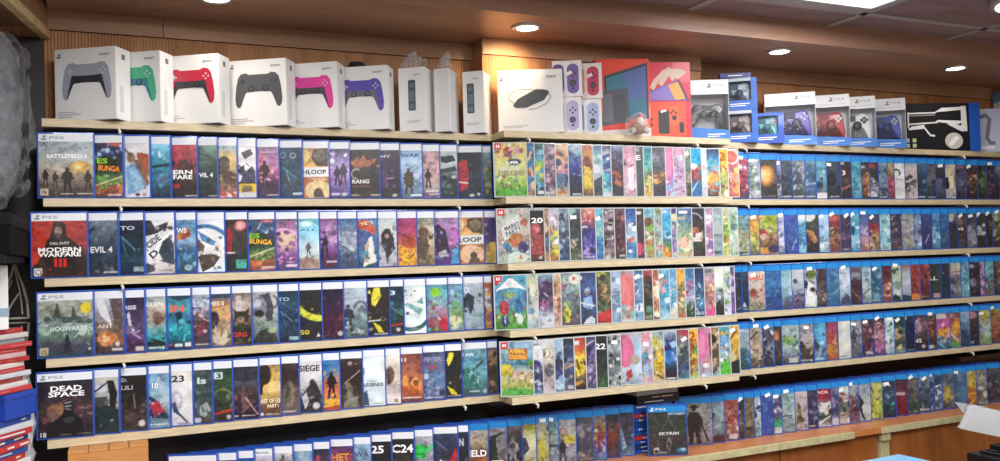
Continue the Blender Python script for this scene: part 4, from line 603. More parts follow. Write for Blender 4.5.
621 634.5|dark with blue cliff|334-445-346-68a|p 9bc .2 .3 .3 .4 .6 .8 .3 .9;b 8 .09 57a-345 .5 .95|
#B3
684 713|armoured knight on pale ash grey|999-aaa-a9a-888|e .5 .13 .06 .05 211;p 211 .36 .11 .64 .11 .56 .03 .46 .02;p 322 .38 .2 .62 .2 .67 .42 .62 .64 .38 .64 .33 .42;p 322 .38 .2 .27 .4 .29 .62 .36 .6 .37 .4;p 322 .62 .2 .75 .42 .73 .6 .66 .58 .64 .4;p 322 .38 .62 .5 .62 .46 .99 .34 .99;p 322 .5 .62 .62 .62 .68 .99 .56 .99;l .28 .58 .16 .97 .03 211;l .72 .56 .88 .93 .05 322;p 433 .3 .64 .38 .5 .36 .85;p 433 .7 .64 .62 .5 .66 .85;b 7 .03 655-544 .22 .6|
713.3 725|white crag with black rider|89a-9bc-abb-789-522|p 233 .1 .2 .4 .3 .3 .45 .1 .5;b 8 .1 bcd-678;r 0 .85 1 1 522|
725.5 739|scarlet and white crowd|a43-b65-a44-b76-643|b 28 .09 e65-eee-722-ca9-433 .1 .95;r .5 .85 .9 .97 dcc|
739 746|brown rider on black|333-433-544-322|b 10 .12 765-433-baa .3 .9|
746.5 755.8|bronze mask|776-875-764-554|e .5 .4 .4 .25 875;b 14 .1 a96-543 .1 .9|
756 763|black ink on pale blue|abc-cde-bdd-79b|b 14 .1 334-eef-568 .1 .8|
763.6 774.4|sealed cobalt|35b-34a-35b-34a|b 10 .1 57c-47b|
775 783.2|violet above green and white|bbd-547-658-4a7-dde|b 14 .1 c9d-336-eee .1 .6;e .5 .75 .4 .08 3a6;r .4 .85 .9 .96 ddd|
783.8 795.5|aircraft in grey cyan haze|9bb-acc-abb-89a|l .1 .6 .9 .58 .03 344;b 8 .1 bdd-9bb|
796 808.4|bronze statue on beige|dcc-cbb-baa-a99|p 764 .4 .3 .6 .35 .65 .6 .8 .8 .3 .85 .4 .6;b 10 .08 865-dcb .4 .9|
809 818.3|dark plum castle|446-335-435-323|b 16 .09 769-435-88b .1 .9;r .1 .92 .8 .96 bbb|
818.8 831.9|black hair portrait under red header|b33-933-dcc-343-dcd|r 0 0 1 .28 a23;p eee 0 .4 1 .35 1 .5 0 .5;b 16 .09 343-5a5-222-eee .4 .9;l .2 .95 .9 .75 .05 eee|JACK@.5 .1 .1 ecc .8
832.6 839.7|violet blue strip, white foot|88b-557-446-dde|b 12 .12 a8c-336-99c .1 .8;r .1 .82 .9 .97 ddd|
840.3 850|red green pilot on white|dee-ccc-644-a97-dcc|b 20 .1 233-a34-676-edd .2 .95|
850.5 859.5|maroon robot on grey|aab-889-634-867|b 22 .1 746-433-bbb-a56 .1 .95|
859.7 871.4|slim black runner on white|9ab-bcc-ccc-bcc|l .1 .4 .6 .95 .06 223;f .35 .9 .6 333;b 6 .1 99a-dde|
872 883.4|lime yellow sports scene|bb6-cc4-bc3-9a4|b 22 .1 ee6-564-343-dd9 .1 .95|
884 896.4|dark teal commando|345-346-356-123|b 14 .1 4bd-245-79b .2 .8|SEA@.4 .1 .1 dee .7
897 908.5|claret cover with white words|423-734-823-612|b 8 .1 a45-512;r .1 .36 .8 .44 dcc|
909 919.7|moss green ruins|765-655-454-343|b 16 .1 876-343-566 .1 .9;r .3 .93 .9 .96 996|
920.3 930.5|dusky city skyline|89a-567-456-345|b 16 .1 678-345-99a .1 .9;r .1 .9 .9 .96 bbb|
931 936|thin steel blue|79b-68a-568-457|b 10 .14 9bd-346|
936.5 943.6|white paw on dark blue|457-346-78a-235|b 14 .11 def-346-68a .2 .9;r .1 .92 .9 .97 bbb|
944 955|golden mask on denim blue|567-678-a94-446|e .5 .55 .3 .2 cb5;b 12 .09 db6-457 .3 .8|
955.7 967.5|film wrapped plain denim blue|57a-469-58a-358|b 10 .12 79b-48b|
968 977|glowing amber blaze|cb6-ec4-e93-a63|b 18 .1 fd5-d73-843 .2 .95|
977.8 987.5|grey white winged knight|998-aa9-665-898|b 20 .1 ddc-443-776 .05 .95|
988 1001|charcoal cover at the right end|556-445-434-445|b 16 .1 778-334-889 .1 .9|
"""
# ------------------------------------------------------------------ game cases
KIND = {   # width, height, thickness, shell, header (height, colour), cell
 'p5': dict(W=.135, H=.171, T=.0145, shell=mat('blue_case_plastic', '2f57b4', .25, coat=.4), hh=.0195, top=.005, band=mat('white_header_print', 'e9edf3', .4), cell=.0021),
 'p4': dict(W=.135, H=.171, T=.0145, shell=mat('deep_blue_case_plastic', '1f55b0', .25, coat=.4), hh=.0195, top=.006, band=mat('blue_header_print', '1d86cf', .35), cell=.0028),
 'sw': dict(W=.105, H=.170, T=.0112, shell=mat('clear_grey_case_plastic', 'c3c9cd', .22, coat=.4), hh=0, top=.003, band=None, cell=.0023)}
for k, d in KIND.items():
    W, H, T = d['W'], d['H'], d['T']
    bm = bmesh.new(); add_box(bm, -W, 0, 0, 0, T, H)
    bmesh.ops.bevel(bm, geom=list(bm.edges), offset=.0016, segments=2, affect='EDGES', profile=.7)
    # groove between the two halves of the lid, on the opening edge
    add_box(bm, -.0005, T*.45, .004, .0004, T*.55, H-.004)
    d['mesh'] = bm_mesh(bm, 'case_shell'); d['mesh'].materials.append(d['shell'])
    d['az0'] = .0035; d['az1'] = H-d['top']-d['hh']-.0003; d['ax0'] = -W+.0042; d['ax1'] = -.0032
    if d['band']:
        d['band_mesh'] = box_mesh(d['ax0'], -.0005, H-d['top']-d['hh'], d['ax1'], .0006, H-d['top']); d['band_mesh'].materials.append(d['band'])
STICK = mat('white_sticker', 'f2f2ee', .5)
ORD = ['first','second','third','fourth','fifth','sixth','seventh','eighth','ninth','tenth','eleventh','twelfth','thirteenth','fourteenth','fifteenth','sixteenth','seventeenth','eighteenth','nineteenth','twentieth','twenty-first','twenty-second','twenty-third','twenty-fourth','twenty-fifth','twenty-sixth','twenty-seventh','twenty-eighth']
GREY_INK = mat('grey_header_ink', '8a93a0', .5)
def make_case(kind, X, Y, z, th, vis, grad, ops, texts, label, group, seed, full=False, stick=None, lean=0., roll=0.):
    d = KIND[kind]; W, H, T = d['W'], d['H'], d['T']
    t = thing('slim_game_case' if kind == 'sw' else 'game_case', label, 'game case', (X, Y, z), -th, group)
    if lean or roll: t.rotation_euler = (-lean, roll, -th)
    link('case_shell', d['mesh'], None, t)
    aw = d['ax1']-d['ax0']; ah = d['az1']-d['az0']; vf = min(1., max(.08, vis/aw))
    nx, ny = int(aw/d['cell']), int(ah/d['cell'])
    if full: nx, ny = int(nx*1.3), int(ny*1.3)
    ink = paint(nx, ny, vf, vf*aw/ah, grad, ops, seed, .35 if ('plain' in label or 'blank' in label or 'sealed' in label or 'all blue' in label) else {'p5': .75, 'p4': .95, 'sw': .95}[kind], {'p5': .95, 'p4': .84, 'sw': .90}[kind])
    cover = link('cover_sheet', sheet_mesh(d['ax0'], d['az0'], d['ax1'], d['az1'], -.0003, nx, ny, ink), None, t)
    if d['band']:
        b = link('header_band', d['band_mesh'], None, t)
        if full:
            zc = H-d['top']-d['hh']*.5
            text('header_lettering', 'PS5' if kind == 'p5' else 'PS4', d['ax0']+.043, zc, -.0007, .0072, GREY_INK if kind == 'p5' else STICK, b, w=.034, bold=.01)
            gx = d['ax0']+.013
            flat('header_emblem', [(ell(gx, zc-.004, .0075, .0022), 0), (rrect(gx-.0015, zc-.005, gx+.0012, zc+.006, .0005), 0), (ell(gx+.0028, zc+.0032, .0028, .0026), 0)], -.0006, GREY_INK if kind == 'p5' else STICK, b)
    elif full:
        bx, bz = d['ax0']+.0108, d['az1']-.0095
        flat('corner_emblem', [(rrect(bx-.0105, bz-.0095, bx+.0105, bz+.0095, .001), 0), (rrect(bx-.006, bz-.005, bx-.0008, bz+.005, .0024), 1), (rrect(bx+.001, bz-.005, bx+.006, bz+.005, .0024), 1)], -.0005, [plain('d8302f'), STICK], cover)
    u2x = lambda u: d['ax1']-aw*vf*(1-u)
    v2z = lambda v: d['az1']-ah*v
    for i, tx in enumerate([q for q in texts.split(';') if q.strip()]):
        s, a = tx.split('@'); a = a.split(); 
        if s.startswith('-'):
            continue
        text('title_lettering', s, u2x(float(a[0])), v2z(float(a[1])), -.0006-i*.00005, float(a[2])*ah*.95, plain(a[3], .5), cover, w=float(a[4])*vf*aw if len(a) > 4 else None, rot=float(a[5]) if len(a) > 5 else 0, bold=.028)
    if stick:
        u, v, w, h, rot = stick; c, s_ = math.cos(R(rot)), math.sin(R(rot)); sx, sz = u2x(u), (H-v*H)
        q = [(sx+a*w*c-b*h*s_, sz+a*w*s_+b*h*c) for a, b in ((-.5, -.5), (.5, -.5), (.5, .5), (-.5, .5))]
        bm = bmesh.new(); add_poly(bm, q, -.0009)
        link('price_sticker', bm_mesh(bm), STICK, t)
    return t
GREYD = None
ROWS = {}
for ln in DATA.strip().split('\n'):
    if ln.startswith('#'): cur = ROWS.setdefault(ln[1:].strip(), []); continue
    if ln.strip(): cur.append(ln.split('|'))
WORD = {1: 'top', 2: 'second', 3: 'third', 4: 'lowest'}
SIDE = {'L': 'left', 'M': 'middle', 'R': 'right'}
def run_row(key, kind, yf, zb, th, place, group, first_full, seed, pst=0., first_th=None, n0=0, yback=.0):
    rows = ROWS[key]; T = KIND[kind]['T']; prevX = prevY = None; rnd = random.Random(seed*77)
    for i, r in enumerate(rows):
        r = r + ['']*(5-len(r)); a, b = map(float, r[0].split()); 
        X = XP(b, yf, zb+.085); Xa = XP(a, yf, zb+.085)
        tt = first_th if (i == 0 and first_th is not None) else th
        Y = yf + rnd.uniform(0, .002)
        if prevX is not None: Y = max(Y, prevY + (T+.0014)/math.cos(tt) - (X-prevX)*math.tan(tt))
        stick = None
        if rnd.random() < pst: stick = (rnd.uniform(.35, .7), rnd.uniform(.1, .24), .020, .012, rnd.uniform(-10, 38))
        nm = ORD[i+n0] if i < len(rows)-1 else 'last'
        label = f"game case, {r[1]}, {nm} on the {place}"
        make_case(kind, X, Y, zb+.0006, tt, abs(X-Xa)/math.cos(tt), r[2], r[3], r[4], label, group, seed*100+i, full=(i == 0 and first_full), stick=stick)
        prevX, prevY = X, Y
YL, YM, YR = 0., -.09, -.016
for k in (1, 2, 3, 4):
    zb = -PITCH*k
    run_row(f'L{k}', 'p5', YL-.002, zb, R(17), f'{WORD[k]} left shelf', f'blue rimmed cases on the {WORD[k]} left shelf', True, 10+k, 0., R(9))
    run_row(f'M{k}', 'sw', YM-.002, zb, R(20), f'{WORD[k]} middle shelf', f'slim cases on the {WORD[k]} middle shelf', True, 20+k, .1)
    run_row(f'R{k}', 'p4', YR-.002, zb, R(19), f'{WORD[k]} right shelf', f'blue headed cases on the {WORD[k]} right shelf', False, 30+k, .42)
ZC = -1.067
run_row('B1', 'p5', -.002, ZC, R(24), 'counter by the crate', 'white headed cases on the counter', False, 41)
run_row('B2', 'p4', -.002, ZC, R(22), 'counter left of the pile', 'blue headed cases on the counter', False, 42, .1)
run_row('B3', 'p4', -.002, ZC, R(22), 'counter right of the pile', 'blue headed cases on the counter', False, 43, .3)
# the case standing alone in front
make_case('p4', XP(688, -.09, ZC+.08), -.088, ZC+.001, R(24), .12, '333-343-433-333', 'p 444 .5 .12 .7 .4 .62 .4 .5 .2 .38 .4 .3 .4;b 8 .1 343-444-322;l .5 .62 .42 .75 .02 999;l .5 .62 .58 .75 .02 999;l .5 .9 .42 .75 .02 888;l .5 .9 .58 .75 .02 888;l .3 .45 .5 .1 .012 777;l .5 .1 .7 .45 .012 777;r .08 .83 .2 .97 ddd;r .1 .88 .18 .96 333;r .24 .93 .42 .96 aaa;e .85 .9 .13 .06 28c;e .88 .88 .08 .03 bde;r .5 .01 .98 .07 9bd', 'SKYRIM@.5 .5 .075 ccc .56', 'black case with a pale angular emblem, standing alone before the flat pile', None, 991, full=True)
# pile of cases lying flat behind it
cols = ['1f4fae','24365f','1f4fae','c02f33','22509f','1f4fae','20407f','1f4fae','a83a3c','1f4fae','22509f','2a2d38','3a3c46','c9ccd0','2b2c33']
nmz = ['spine blue','spine navy','spine blue','spine red','spine mid blue','spine blue','spine dark blue','spine blue','spine brick red','spine blue','spine mid blue','black','charcoal','white edged','black topmost']
rnd = random.Random(5); xc = XP(651, .03, -.95)
def flat_case(name, label, cat, group, x, y, z, rz, col, W=.172, D=.135, T=.0145, ln=True, rnd=rnd):
    t = thing(name, label, cat, (x, y, z), rz, group)
    box('case_shell', -W/2, 0, 0, W/2, D, T, mat('case_plastic_'+col, col, .3, coat=.3), t, .0014)
    sp = box('spine_strip', -W/2+.006, -.0005, .0028, W/2-.006, .001, T-.0028, mat('spine_'+col, col, .4) if not ln else mat('spine_print_'+col, col, .4), t)
    if ln:
        n = rnd.randint(2, 4); polys = []
        for k in range(n):
            a = rnd.uniform(-W*.42, W*.3); polys.append((rrect(a, .0052, a+rnd.uniform(.012, .035), T-.0052, .0008, 2), 0))
        flat('spine_print', polys, -.0008, plain(rnd.choice(['e8e8ea', 'd0d6e2', 'f0d9a0', 'c8ccd4'])), t)
    return t
for i, c in enumerate(cols):
    flat_case('flat_game_case', f'game case lying flat, {nmz[i]}, {ORD[i]} from the bottom of the counter pile', 'game case', 'cases lying flat on the counter', xc+rnd.uniform(-.004, .004)+(.02 if i > 10 else 0), .012+rnd.uniform(0, .006), ZC+.0006+i*.0149, R(rnd.uniform(-2, 2)), c)
# ------------------------------------------------------------------ room
W_UP = wood('veneer_wood', '9c765a', 'c29674', (.9, 6, 14), 2.2, .4)
W_GR = wood('grooved_veneer', 'a06c40', 'cc9462', (9, 1, .8), 3., .45, groove=38)
W_SOF = wood('soffit_veneer', '94705b', 'b88f76', (.9, 6, 14), 2.2, .35)
W_DK = speckle('dark_back_panel', '24242e', .3, 14, .6)
BEIGE = speckle('birch_edge', 'c9b998', .07, 55, .5, stretch=(.4, 1, 3))
W_CNT = wood('counter_laminate', 'b5713f', 'd08a54', (1.2, 9, 9), 2.5, .3)
W_DOOR = wood('door_laminate', '8d5024', 'b26c38', (5, 5, .5), 3., .35)
TILE = speckle('ceiling_tile_veneer', '8f7676', .10, 6, .6, stretch=(1, 5, 1))
TBAR = mat('grey_ceiling_bar', 'a8a09a', .45)
XL, XR, YW = -.172, 3.78, .15
ZF, ZS, ZCEIL = -Z0, .32, .393
YSOF = -.223
FLOORM = speckle('grey_floor_tile', '8d8a86', .06, 4, .35)
struct('floor', -2.6, -4.2, ZF-.05, 4.6, .3, ZF, FLOORM)
struct('ceiling', -2.6, -4.2, ZCEIL, 4.6, .3, ZCEIL+.06, TILE)
struct('wall_back', -2.6, YW, ZF, 4.6, .30, ZS-.055, W_GR)
struct('trim_1', XL, YW-.006, ZS-.053, .128, YW+.1, ZCEIL, W_UP)          # plain boards above the joint
struct('trim_2', .130, YW-.006, ZS-.053, 1.08, YW+.1, ZCEIL, W_UP)
struct('wall_middle', 1.08, .06, -.86, 1.945, YW, ZS-.053, W_GR)
struct('trim_3', 1.08, .054, ZS-.051, 1.945, YW, ZS, W_UP)
struct('trim_4', 1.945, YW-.006, ZS-.053, 4.6, YW+.1, ZCEIL, W_UP)
struct('wall_left', -2.6, -4.2, ZF, -2.5, .15, ZCEIL, speckle('wall_paint_dark', '4a403b', .1, 3, .7))
struct('wall_right', 4.5, -4.2, ZF, 4.6, .15, ZCEIL, W_UP)
struct('wall_front', -2.6, -4.3, ZF, 4.6, -4.2, ZCEIL, speckle('wall_paint', 'b0a8a0', .05, 3, .7))
# dark back panels between the boards
struct('wall_panel_left', XL, YW-.012, -1.0, 1.08, YW, -.02, W_DK)
struct('wall_panel_middle', 1.082, .05, -.86, 1.943, .06, -.02, W_DK)
struct('wall_panel_right', 1.945, YW-.012, -.86, XR, YW, -.02, W_DK)
W_MAR = wood('maroon_back', '2a1714', '3a211a', (1, 1, 5), 3, .5)
struct('wall_panel_low', 1.08, YW-.01, -1.07, XR, YW, -.86, W_MAR)
struct('wall_panel_corner', -1.2, YW-.012, ZF, XL, YW, .24, speckle('shaded_wall_charcoal', '2b2829', .25, 9, .5))  # back wall in shadow here, its shade put into the charcoal colour
# soffit box
struct('ceiling_soffit', -.16, YSOF, ZS, 4.6, YW-.006, ZCEIL, W_SOF)
# ceiling grid bars
X0G, Y0G, PG = 1.69, -.378, .595
def grid_bar(n, x0, y0, x1, y1):
    o = struct(f'trim_{n}', x0, y0, ZCEIL-.006, x1, y1, ZCEIL, TBAR)
n = 5
for k in range(-6, 5):
    x = X0G+PG*k; grid_bar(n, x-.014, -4.2, x+.014, YSOF); n += 1
for k in range(0, 7):
    y = Y0G-PG*k; grid_bar(n, -2.6, y-.014, 4.6, y+.014); n += 1
GLOW = mat('panel_diffuser', 'ffffff', .5, emit='f6f8ff', es=5)
def led_panel(x, y, lab, e, w=.48, d=.48):
    t = thing('ceiling_light_panel', lab, 'ceiling light', (x, y, ZCEIL), 0, 'square ceiling light panels')
    bm = bmesh.new()
    for a in ((-w/2-.04, -d/2-.04, w/2+.04, -d/2), (-w/2-.04, d/2, w/2+.04, d/2+.04), (-w/2-.04, -d/2, -w/2, d/2), (w/2, -d/2, w/2+.04, d/2)):
        add_box(bm, a[0], a[1], -.012, a[2], a[3], 0)
    link('light_frame', bm_mesh(bm), mat('grey_light_frame', 'a8a6a4', .4), t)
    box('diffuser', -w/2, -d/2, -.006, w/2, d/2, 0, GLOW, t)
    l = bpy.data.lights.new('panel_lamp', 'AREA'); l.shape = 'RECTANGLE'; l.size = w; l.size_y = d; l.energy = e; l.color = (1, .985, .97)
    o = bpy.data.objects.new('panel_lamp', l); C.objects.link(o); o.parent = t; o.location = (0, 0, -.016)
for i, (a, b) in enumerate(PANELS):
    led_panel(X0G+PG*(a+.5)+(.012 if i == 0 else 0), Y0G-PG*(b+.5)-(.012 if i == 0 else 0), ['square white ceiling light panel beside the wooden soffit', 'added square ceiling light panel out of view, brightening the room'][0 if i == 0 else 1], PANEL_0 if i == 0 else PANEL_W)
# round surface light at the right
t = thing('round_ceiling_light', 'round white ceiling light at the top right corner', 'ceiling light', (2.69, -.735, ZCEIL))
link('light_rim', lathe_mesh([(.165, 0), (.165, -.02), (.15, -.026), (.15, 0)], 32), mat('grey_light_frame', 'a8a6a4', .4), t)
link('diffuser', lathe_mesh([(.149, -.004), (.149, -.024), (.13, -.03), (.001, -.032)], 32), GLOW, t)
# downlights in the soffit
LENS = mat('downlight_lens', 'ffffff', .5, emit='fff4e2', es=9)
for i, x in enumerate((.248, 1.162, 2.168, 3.081)):
    lab = ['round recessed downlight above the pink and black controller boxes', 'warm round downlight above the white charging stand box', 'round downlight above the purple boxed gamepad', 'round downlight above the long black accessory box'][i]
    t = thing('downlight', lab, 'downlight', (x, -.105, ZS), 0, 'downlights in the soffit')
    link('trim_ring', lathe_mesh([(.034, 0), (.036, -.006), (.046, -.006), (.05, -.001), (.05, 0)], 32), mat('satin_ring', 'b9b2aa', .3, .6), t)
    link('lens', lathe_mesh([(.033, -.001), (.033, -.004), (.001, -.004)], 32), LENS, t)
    l = bpy.data.lights.new('downlight_lamp', 'SPOT'); l.energy = DOWN_W[i]; l.spot_size = R(168 if i == 1 else 150); l.spot_blend = 1; l.shadow_soft_size = .03
    l.color = (1, .70, .36) if i == 1 else (1, .9, .78)
    o = bpy.data.objects.new('downlight_lamp', l); C.objects.link(o); o.parent = t; o.location = (0, .0, -.012)
    if i == 1: o.rotation_euler.x = R(52); l.spot_size = R(92)
# shelves
SIDE_LAB = {'left': (XL+.002, 1.078, YL, YW-.013, (XP(121, 0, -.3), XP(459, 0, -.3))), 'middle': (1.08, 1.945, YM, .049, (XP(531, YM, -.3), XP(699, YM, -.3))), 'right': (1.947, XR, YR, YW-.013, (XP(748, YR, -.3), XP(966, YR, -.3)))}
WHITE_M = mat('white_bracket_metal', 'd9d7d2', .35, .2)
for side, (a, b, yf, yb, brs) in SIDE_LAB.items():
    for k in range(5):
        z = -PITCH*k
        if k == 0: yb2 = YW-.001 if side != 'middle' else .059
        else: yb2 = yb
        what = {0: 'carrying boxed accessories'}.get(k, f'under the {["","top","second","third","lowest"][k]} row of game cases')
        t = thing('wall_shelf', f'birch edged wall shelf {what}, {side} unit', 'shelf', ((a+b)/2, yf, z), 0, 'birch edged wall shelves'); hw = (b-a)/2
        box('shelf_board', -hw, .002, -.0205, hw, yb2-yf, 0, speckle('birch_board', 'b9a785', .07, 40, .5, stretch=(.4, 2, 2)), t, .0006, 1)
        box('edge_band', -hw, 0, -.0205, hw, .0021, -.0002, BEIGE, t)
        for bx in brs:
            bm = bmesh.new(); x = bx-(a+b)/2
            add_box(bm, x-.003, .012, -.027, x+.003, yb2-yf-.002, -.021)
            add_tube(bm, [(x, .02, -.0245), (x, -.004, -.0245), (x+.002, -.007, -.028), (x+.001, -.006, -.036)], .0036, 8)
            link('bracket', bm_mesh(bm), WHITE_M, t)
# counter
def cabinet(x0, x1, nd, lab):
    t = thing('base_cabinet', lab, 'cabinet', ((x0+x1)/2, -.06, ZF), 0, 'wooden cabinets under the counter'); hw = (x1-x0)/2; H = ZC-.024-ZF
    box('cabinet_body', -hw, .016, 0, hw, .205, H, W_DOOR, t)
    for k in range(nd):
        a = -hw+2*hw*k/nd+.002; b = -hw+2*hw*(k+1)/nd-.002
        box('door', a, 0, .08, b, .016, H-.006, W_DOOR, t, .001, 1)
cabinet(1.4, 2.14, 2, 'wooden cabinet below the counter, left of the blue tub')
cabinet(2.142, 2.618, 1, 'wooden cabinet door panel between tub and upright post')
cabinet(2.668, 3.76, 2, 'wooden cabinet below the counter beside the printer')
struct('wall_counter_base', XL, -.055, ZF, 1.398, .14, ZC-.024, W_DOOR)
t = thing('counter', 'orange wood display counter with pale edge carrying the bottom row', 'counter', (1.8, -.1, ZC))
box('worktop', -1.97, .006, -.023, 1.97, .235, 0, W_CNT, t)
box('edge_strip', -1.97, -.006, -.025, .655, .006, -.001, speckle('pale_edge', 'b7ae86', .08, 40, .45), t, .001, 1)
box('edge_strip', .80, 0, -.025, 1.97, .006, -.001, speckle('pale_edge', 'b7ae86', .08, 40, .45), t, .001, 1)
t2 = thing('counter_post', 'pale upright post between the cabinet doors', 'post', (2.643, -.072, ZF))
box('post_shaft', -.022, 0, 0, .022, .02, ZC-.026-ZF, speckle('pale_edge', 'b7ae86', .08, 40, .45), t2, .001, 1)
box('post_bracket', -.03, -.016, ZC-.056-ZF, .014, 0, ZC-.026-ZF, speckle('pale_edge', 'b7ae86', .08, 40, .45), t2, .003)

# ------------------------------------------------------------------ left corner
A = Vector((-.162, .138)); B_ = Vector((-.225, -.194)); dr = (B_-A).normalized(); E = A+dr*1.3
bm = bmesh.new()
pts = [(A.x, A.y), (E.x, E.y), (-1.4, E.y), (-1.4, A.y)]
lo = [bm.verts.new((p[0], p[1], .262)) for p in pts]; hi = [bm.verts.new((p[0], p[1], ZCEIL)) for p in pts]
bm.faces.new(lo); bm.faces.new(hi[::-1])
for k in range(4): bm.faces.new((lo[k], hi[k], hi[(k+1) % 4], lo[(k+1) % 4]))
bmesh.ops.recalc_face_normals(bm, faces=list(bm.faces))
o = link('wall_bulkhead', bm_mesh(bm), W_UP); o.location.z = Z0; o['kind'] = 'structure'
bm = bmesh.new(); nv = Vector((-dr.y, dr.x))
if nv.x < 0: nv = -nv
q = [A+nv*.006, E+nv*.006, E-nv*.016, A-nv*.016]
lo = [bm.verts.new((p.x, p.y, .238)) for p in q]; hi = [bm.verts.new((p.x, p.y, .262)) for p in q]
bm.faces.new(lo); bm.faces.new(hi[::-1])
for k in range(4): bm.faces.new((lo[k], hi[k], hi[(k+1) % 4], lo[(k+1) % 4]))
bmesh.ops.recalc_face_normals(bm, faces=list(bm.faces))
o = link('trim_left', bm_mesh(bm), speckle('pale_wood_strip', 'd8bf90', .06, 40, .45)); o.location.z = Z0; o['kind'] = 'structure'
# dark shelving bay at the left
DARK = mat('dark_steel', '26262a', .45, .3)
t = thing('shelf_rack', 'dark metal shelf bay left of the display, carrying the wrapped chair', 'shelf', (-.62, .0, ZF))
for zz, nm in ((-.352, 'rack_shelf'), (-.945, 'rack_shelf')):
    box(nm, -.5, -.40, zz-.016-ZF, .405 if zz > -.5 else .43, .13, zz-ZF, mat('dark_shelf_edge', '17171a', .7, spec=.15), t, .001, 1)
for x in (-.5, .0):
    for y in (-.40, .10): box('rack_post', x, y, 0, x+.03, y+.03, 1.95 if y > 0 else 1.52, DARK, t)
# wrapped gaming chair back on the upper shelf
def blob(name, m, parent, cx, cy, cz, sx, sy, sz, seed, amt=.03, sub=4, squash=3.):
    bm = bmesh.new(); bmesh.ops.create_cube(bm, size=2)
    bmesh.ops.subdivide_edges(bm, edges=list(bm.edges), cuts=sub*4, use_grid_fill=True)
    from mathutils import noise
    for v in bm.verts:
        p = v.co.copy(); l = (abs(p.x)**squash+abs(p.y)**squash+abs(p.z)**squash)**(1/squash); p = p/l
        w = Vector((cx+p.x*sx, cy+p.y*sy, cz+p.z*sz))
        k = noise.turbulence_vector(w*14+Vector((seed, 0, 0)), 3, True)
        v.co = w + (k-Vector((.5, .5, .5)))*amt
    for f in bm.faces: f.smooth = amt < .012
    return link(name, bm_mesh(bm), m, parent)
t = thing('black_carton', 'flat black carton under the wrapped chair on the rack', 'box', (-.42, -.16, -.3515))
box('carton', -.28, -.22, 0, .215, .22, .085, mat('black_card', '0a0a0b', .8, spec=.1), t, .003)
box('lid', -.282, -.222, .062, .217, .222, .088, mat('black_card_lid', '0e0e10', .7, spec=.15), t, .003)
t = thing('wrapped_chair', 'grey padded chair back in clear crinkled plastic on the black carton', 'chair', (-.335, -.11, -.2625))
GREYF = speckle('grey_chair_fabric', '5f6269', .15, 60, .7)
blob('backrest', GREYF, t, 0, 0, .238, .125, .10, .225, 3, .010, 4, 3.2)
blob('side_wing', speckle('black_chair_fabric', '1c1d22', .2, 60, .5), t, .105, .10, .26, .032, .06, .19, 5, .010, 3, 3)
fm = film('crinkled_film', .12, .11, 1.)
blob('plastic_wrap', fm, t, .0, 0, .243, .130, .108, .228, 9, .026, 6, 3.4)
blob('plastic_wrap', fm, t, .108, .10, .262, .034, .066, .2, 19, .03, 5, 3)
# poster of pale line work on the back panel
t = thing('wall_poster', 'black poster with pale curved tracery on the corner panel', 'poster', (-.30, .134, -.66))
box('poster_sheet', -.16, 0, 0, .118, .003, .30, mat('poster_black', '141315', .35), t)
LN = mat('poster_line', 'b9b4a4', .4); polys = []
polys = [(strip(P_, w_), 0) for P_, w_ in (
    ([(.051, .298), (.060, .265), (.070, .235), (.079, .195), (.082, .15)], .006), ([(.051, .282), (.056, .255), (.062, .225), (.066, .19), (.068, .16)], .003),
    ([(.051, .298), (.044, .265), (.034, .24), (.018, .222), (-.02, .205), (-.08, .20)], .006), ([(.046, .25), (.036, .228), (.02, .21), (-.02, .193), (-.08, .188)], .003),
    ([(-.12, .153), (.084, .150)], .005), ([(-.12, .140), (.078, .138)], .003), ([(.060, .215), (.045, .19), (.026, .155)], .004),
    ([(.082, .138), (.080, .105), (.068, .07), (.045, .045), (.0, .03)], .006), ([(.066, .13), (.062, .10), (.05, .072), (.02, .055)], .003), ([(.012, .138), (.012, .05)], .004))]
flat('tracery', polys, -.0008, LN, t)
# white carton, blue box and two piles of red cases on the lower rack shelf
zl = -.945
rnd = random.Random(8)
lows = ['b0353a','2c4f9e','c5ccd6','2c4f9e','c3393b','34529a','d8dadd','b8323a','2c4f9e','c3393b','25448e','b33','c9ccd0','2a4c9c']
for i in range(14):
    flat_case('flat_game_case', f'game case lying flat, {"red" if lows[i][0] in "bc" and lows[i] not in ("c5ccd6","c9ccd0") else "blue" if lows[i][0] in "23" else "pale"} spine, {ORD[i]} from the bottom of the corner pile', 'game case', 'cases in the corner pile', -.247+rnd.uniform(-.006, .006), -.125+rnd.uniform(-.006, .006), zl+.0006+i*.0149, R(60+rnd.uniform(-4, 4)), lows[i], W=.172, D=.13)
zt = zl+14*.0149+.001
t = thing('blue_box', 'flat blue box between the two layers of the corner pile', 'box', (-.235, -.09, zt), R(60))
box('carton', -.055, -.02, 0, .055, .09, .046, mat('royal_blue_card', '2344a8', .4), t, .002)
box('lid', -.057, -.022, .046, .057, .092, .060, mat('royal_blue_card', '2344a8', .4), t, .002)
reds = ['c23a3c','d9d4d0','b22f34','c8cdd2','c23a3c','e0dad6','a92a30','c9a9a8','b93338','c23a3c','9aa3aa','ccc7c4','b22f34']
zt += .0615
rn = ['red','pale grey','dark red','silver','red','off-white','crimson','dusty pink','brick red','bright red','slate grey','stone grey','dark red']
for i in range(13):
    flat_case('flat_slim_case', f'slim game case lying flat, {rn[i]} spine, {ORD[i]} from the blue box upward', 'game case', 'slim cases in the corner pile', -.25+rnd.uniform(-.008, .008), -.135+rnd.uniform(-.006, .006), zt+.0006+i*.0116, R(58+rnd.uniform(-7, 7)), reds[i], W=.168, D=.105, T=.0112)
zt += 13*.0116+.001
t = thing('white_box', 'upright white box on top of the corner pile', 'box', (-.268, -.15, zt), R(55))
box('carton', -.06, -.02, 0, .028, .05, .150, mat('white_card', 'e4e5e6', .45), t, .002)
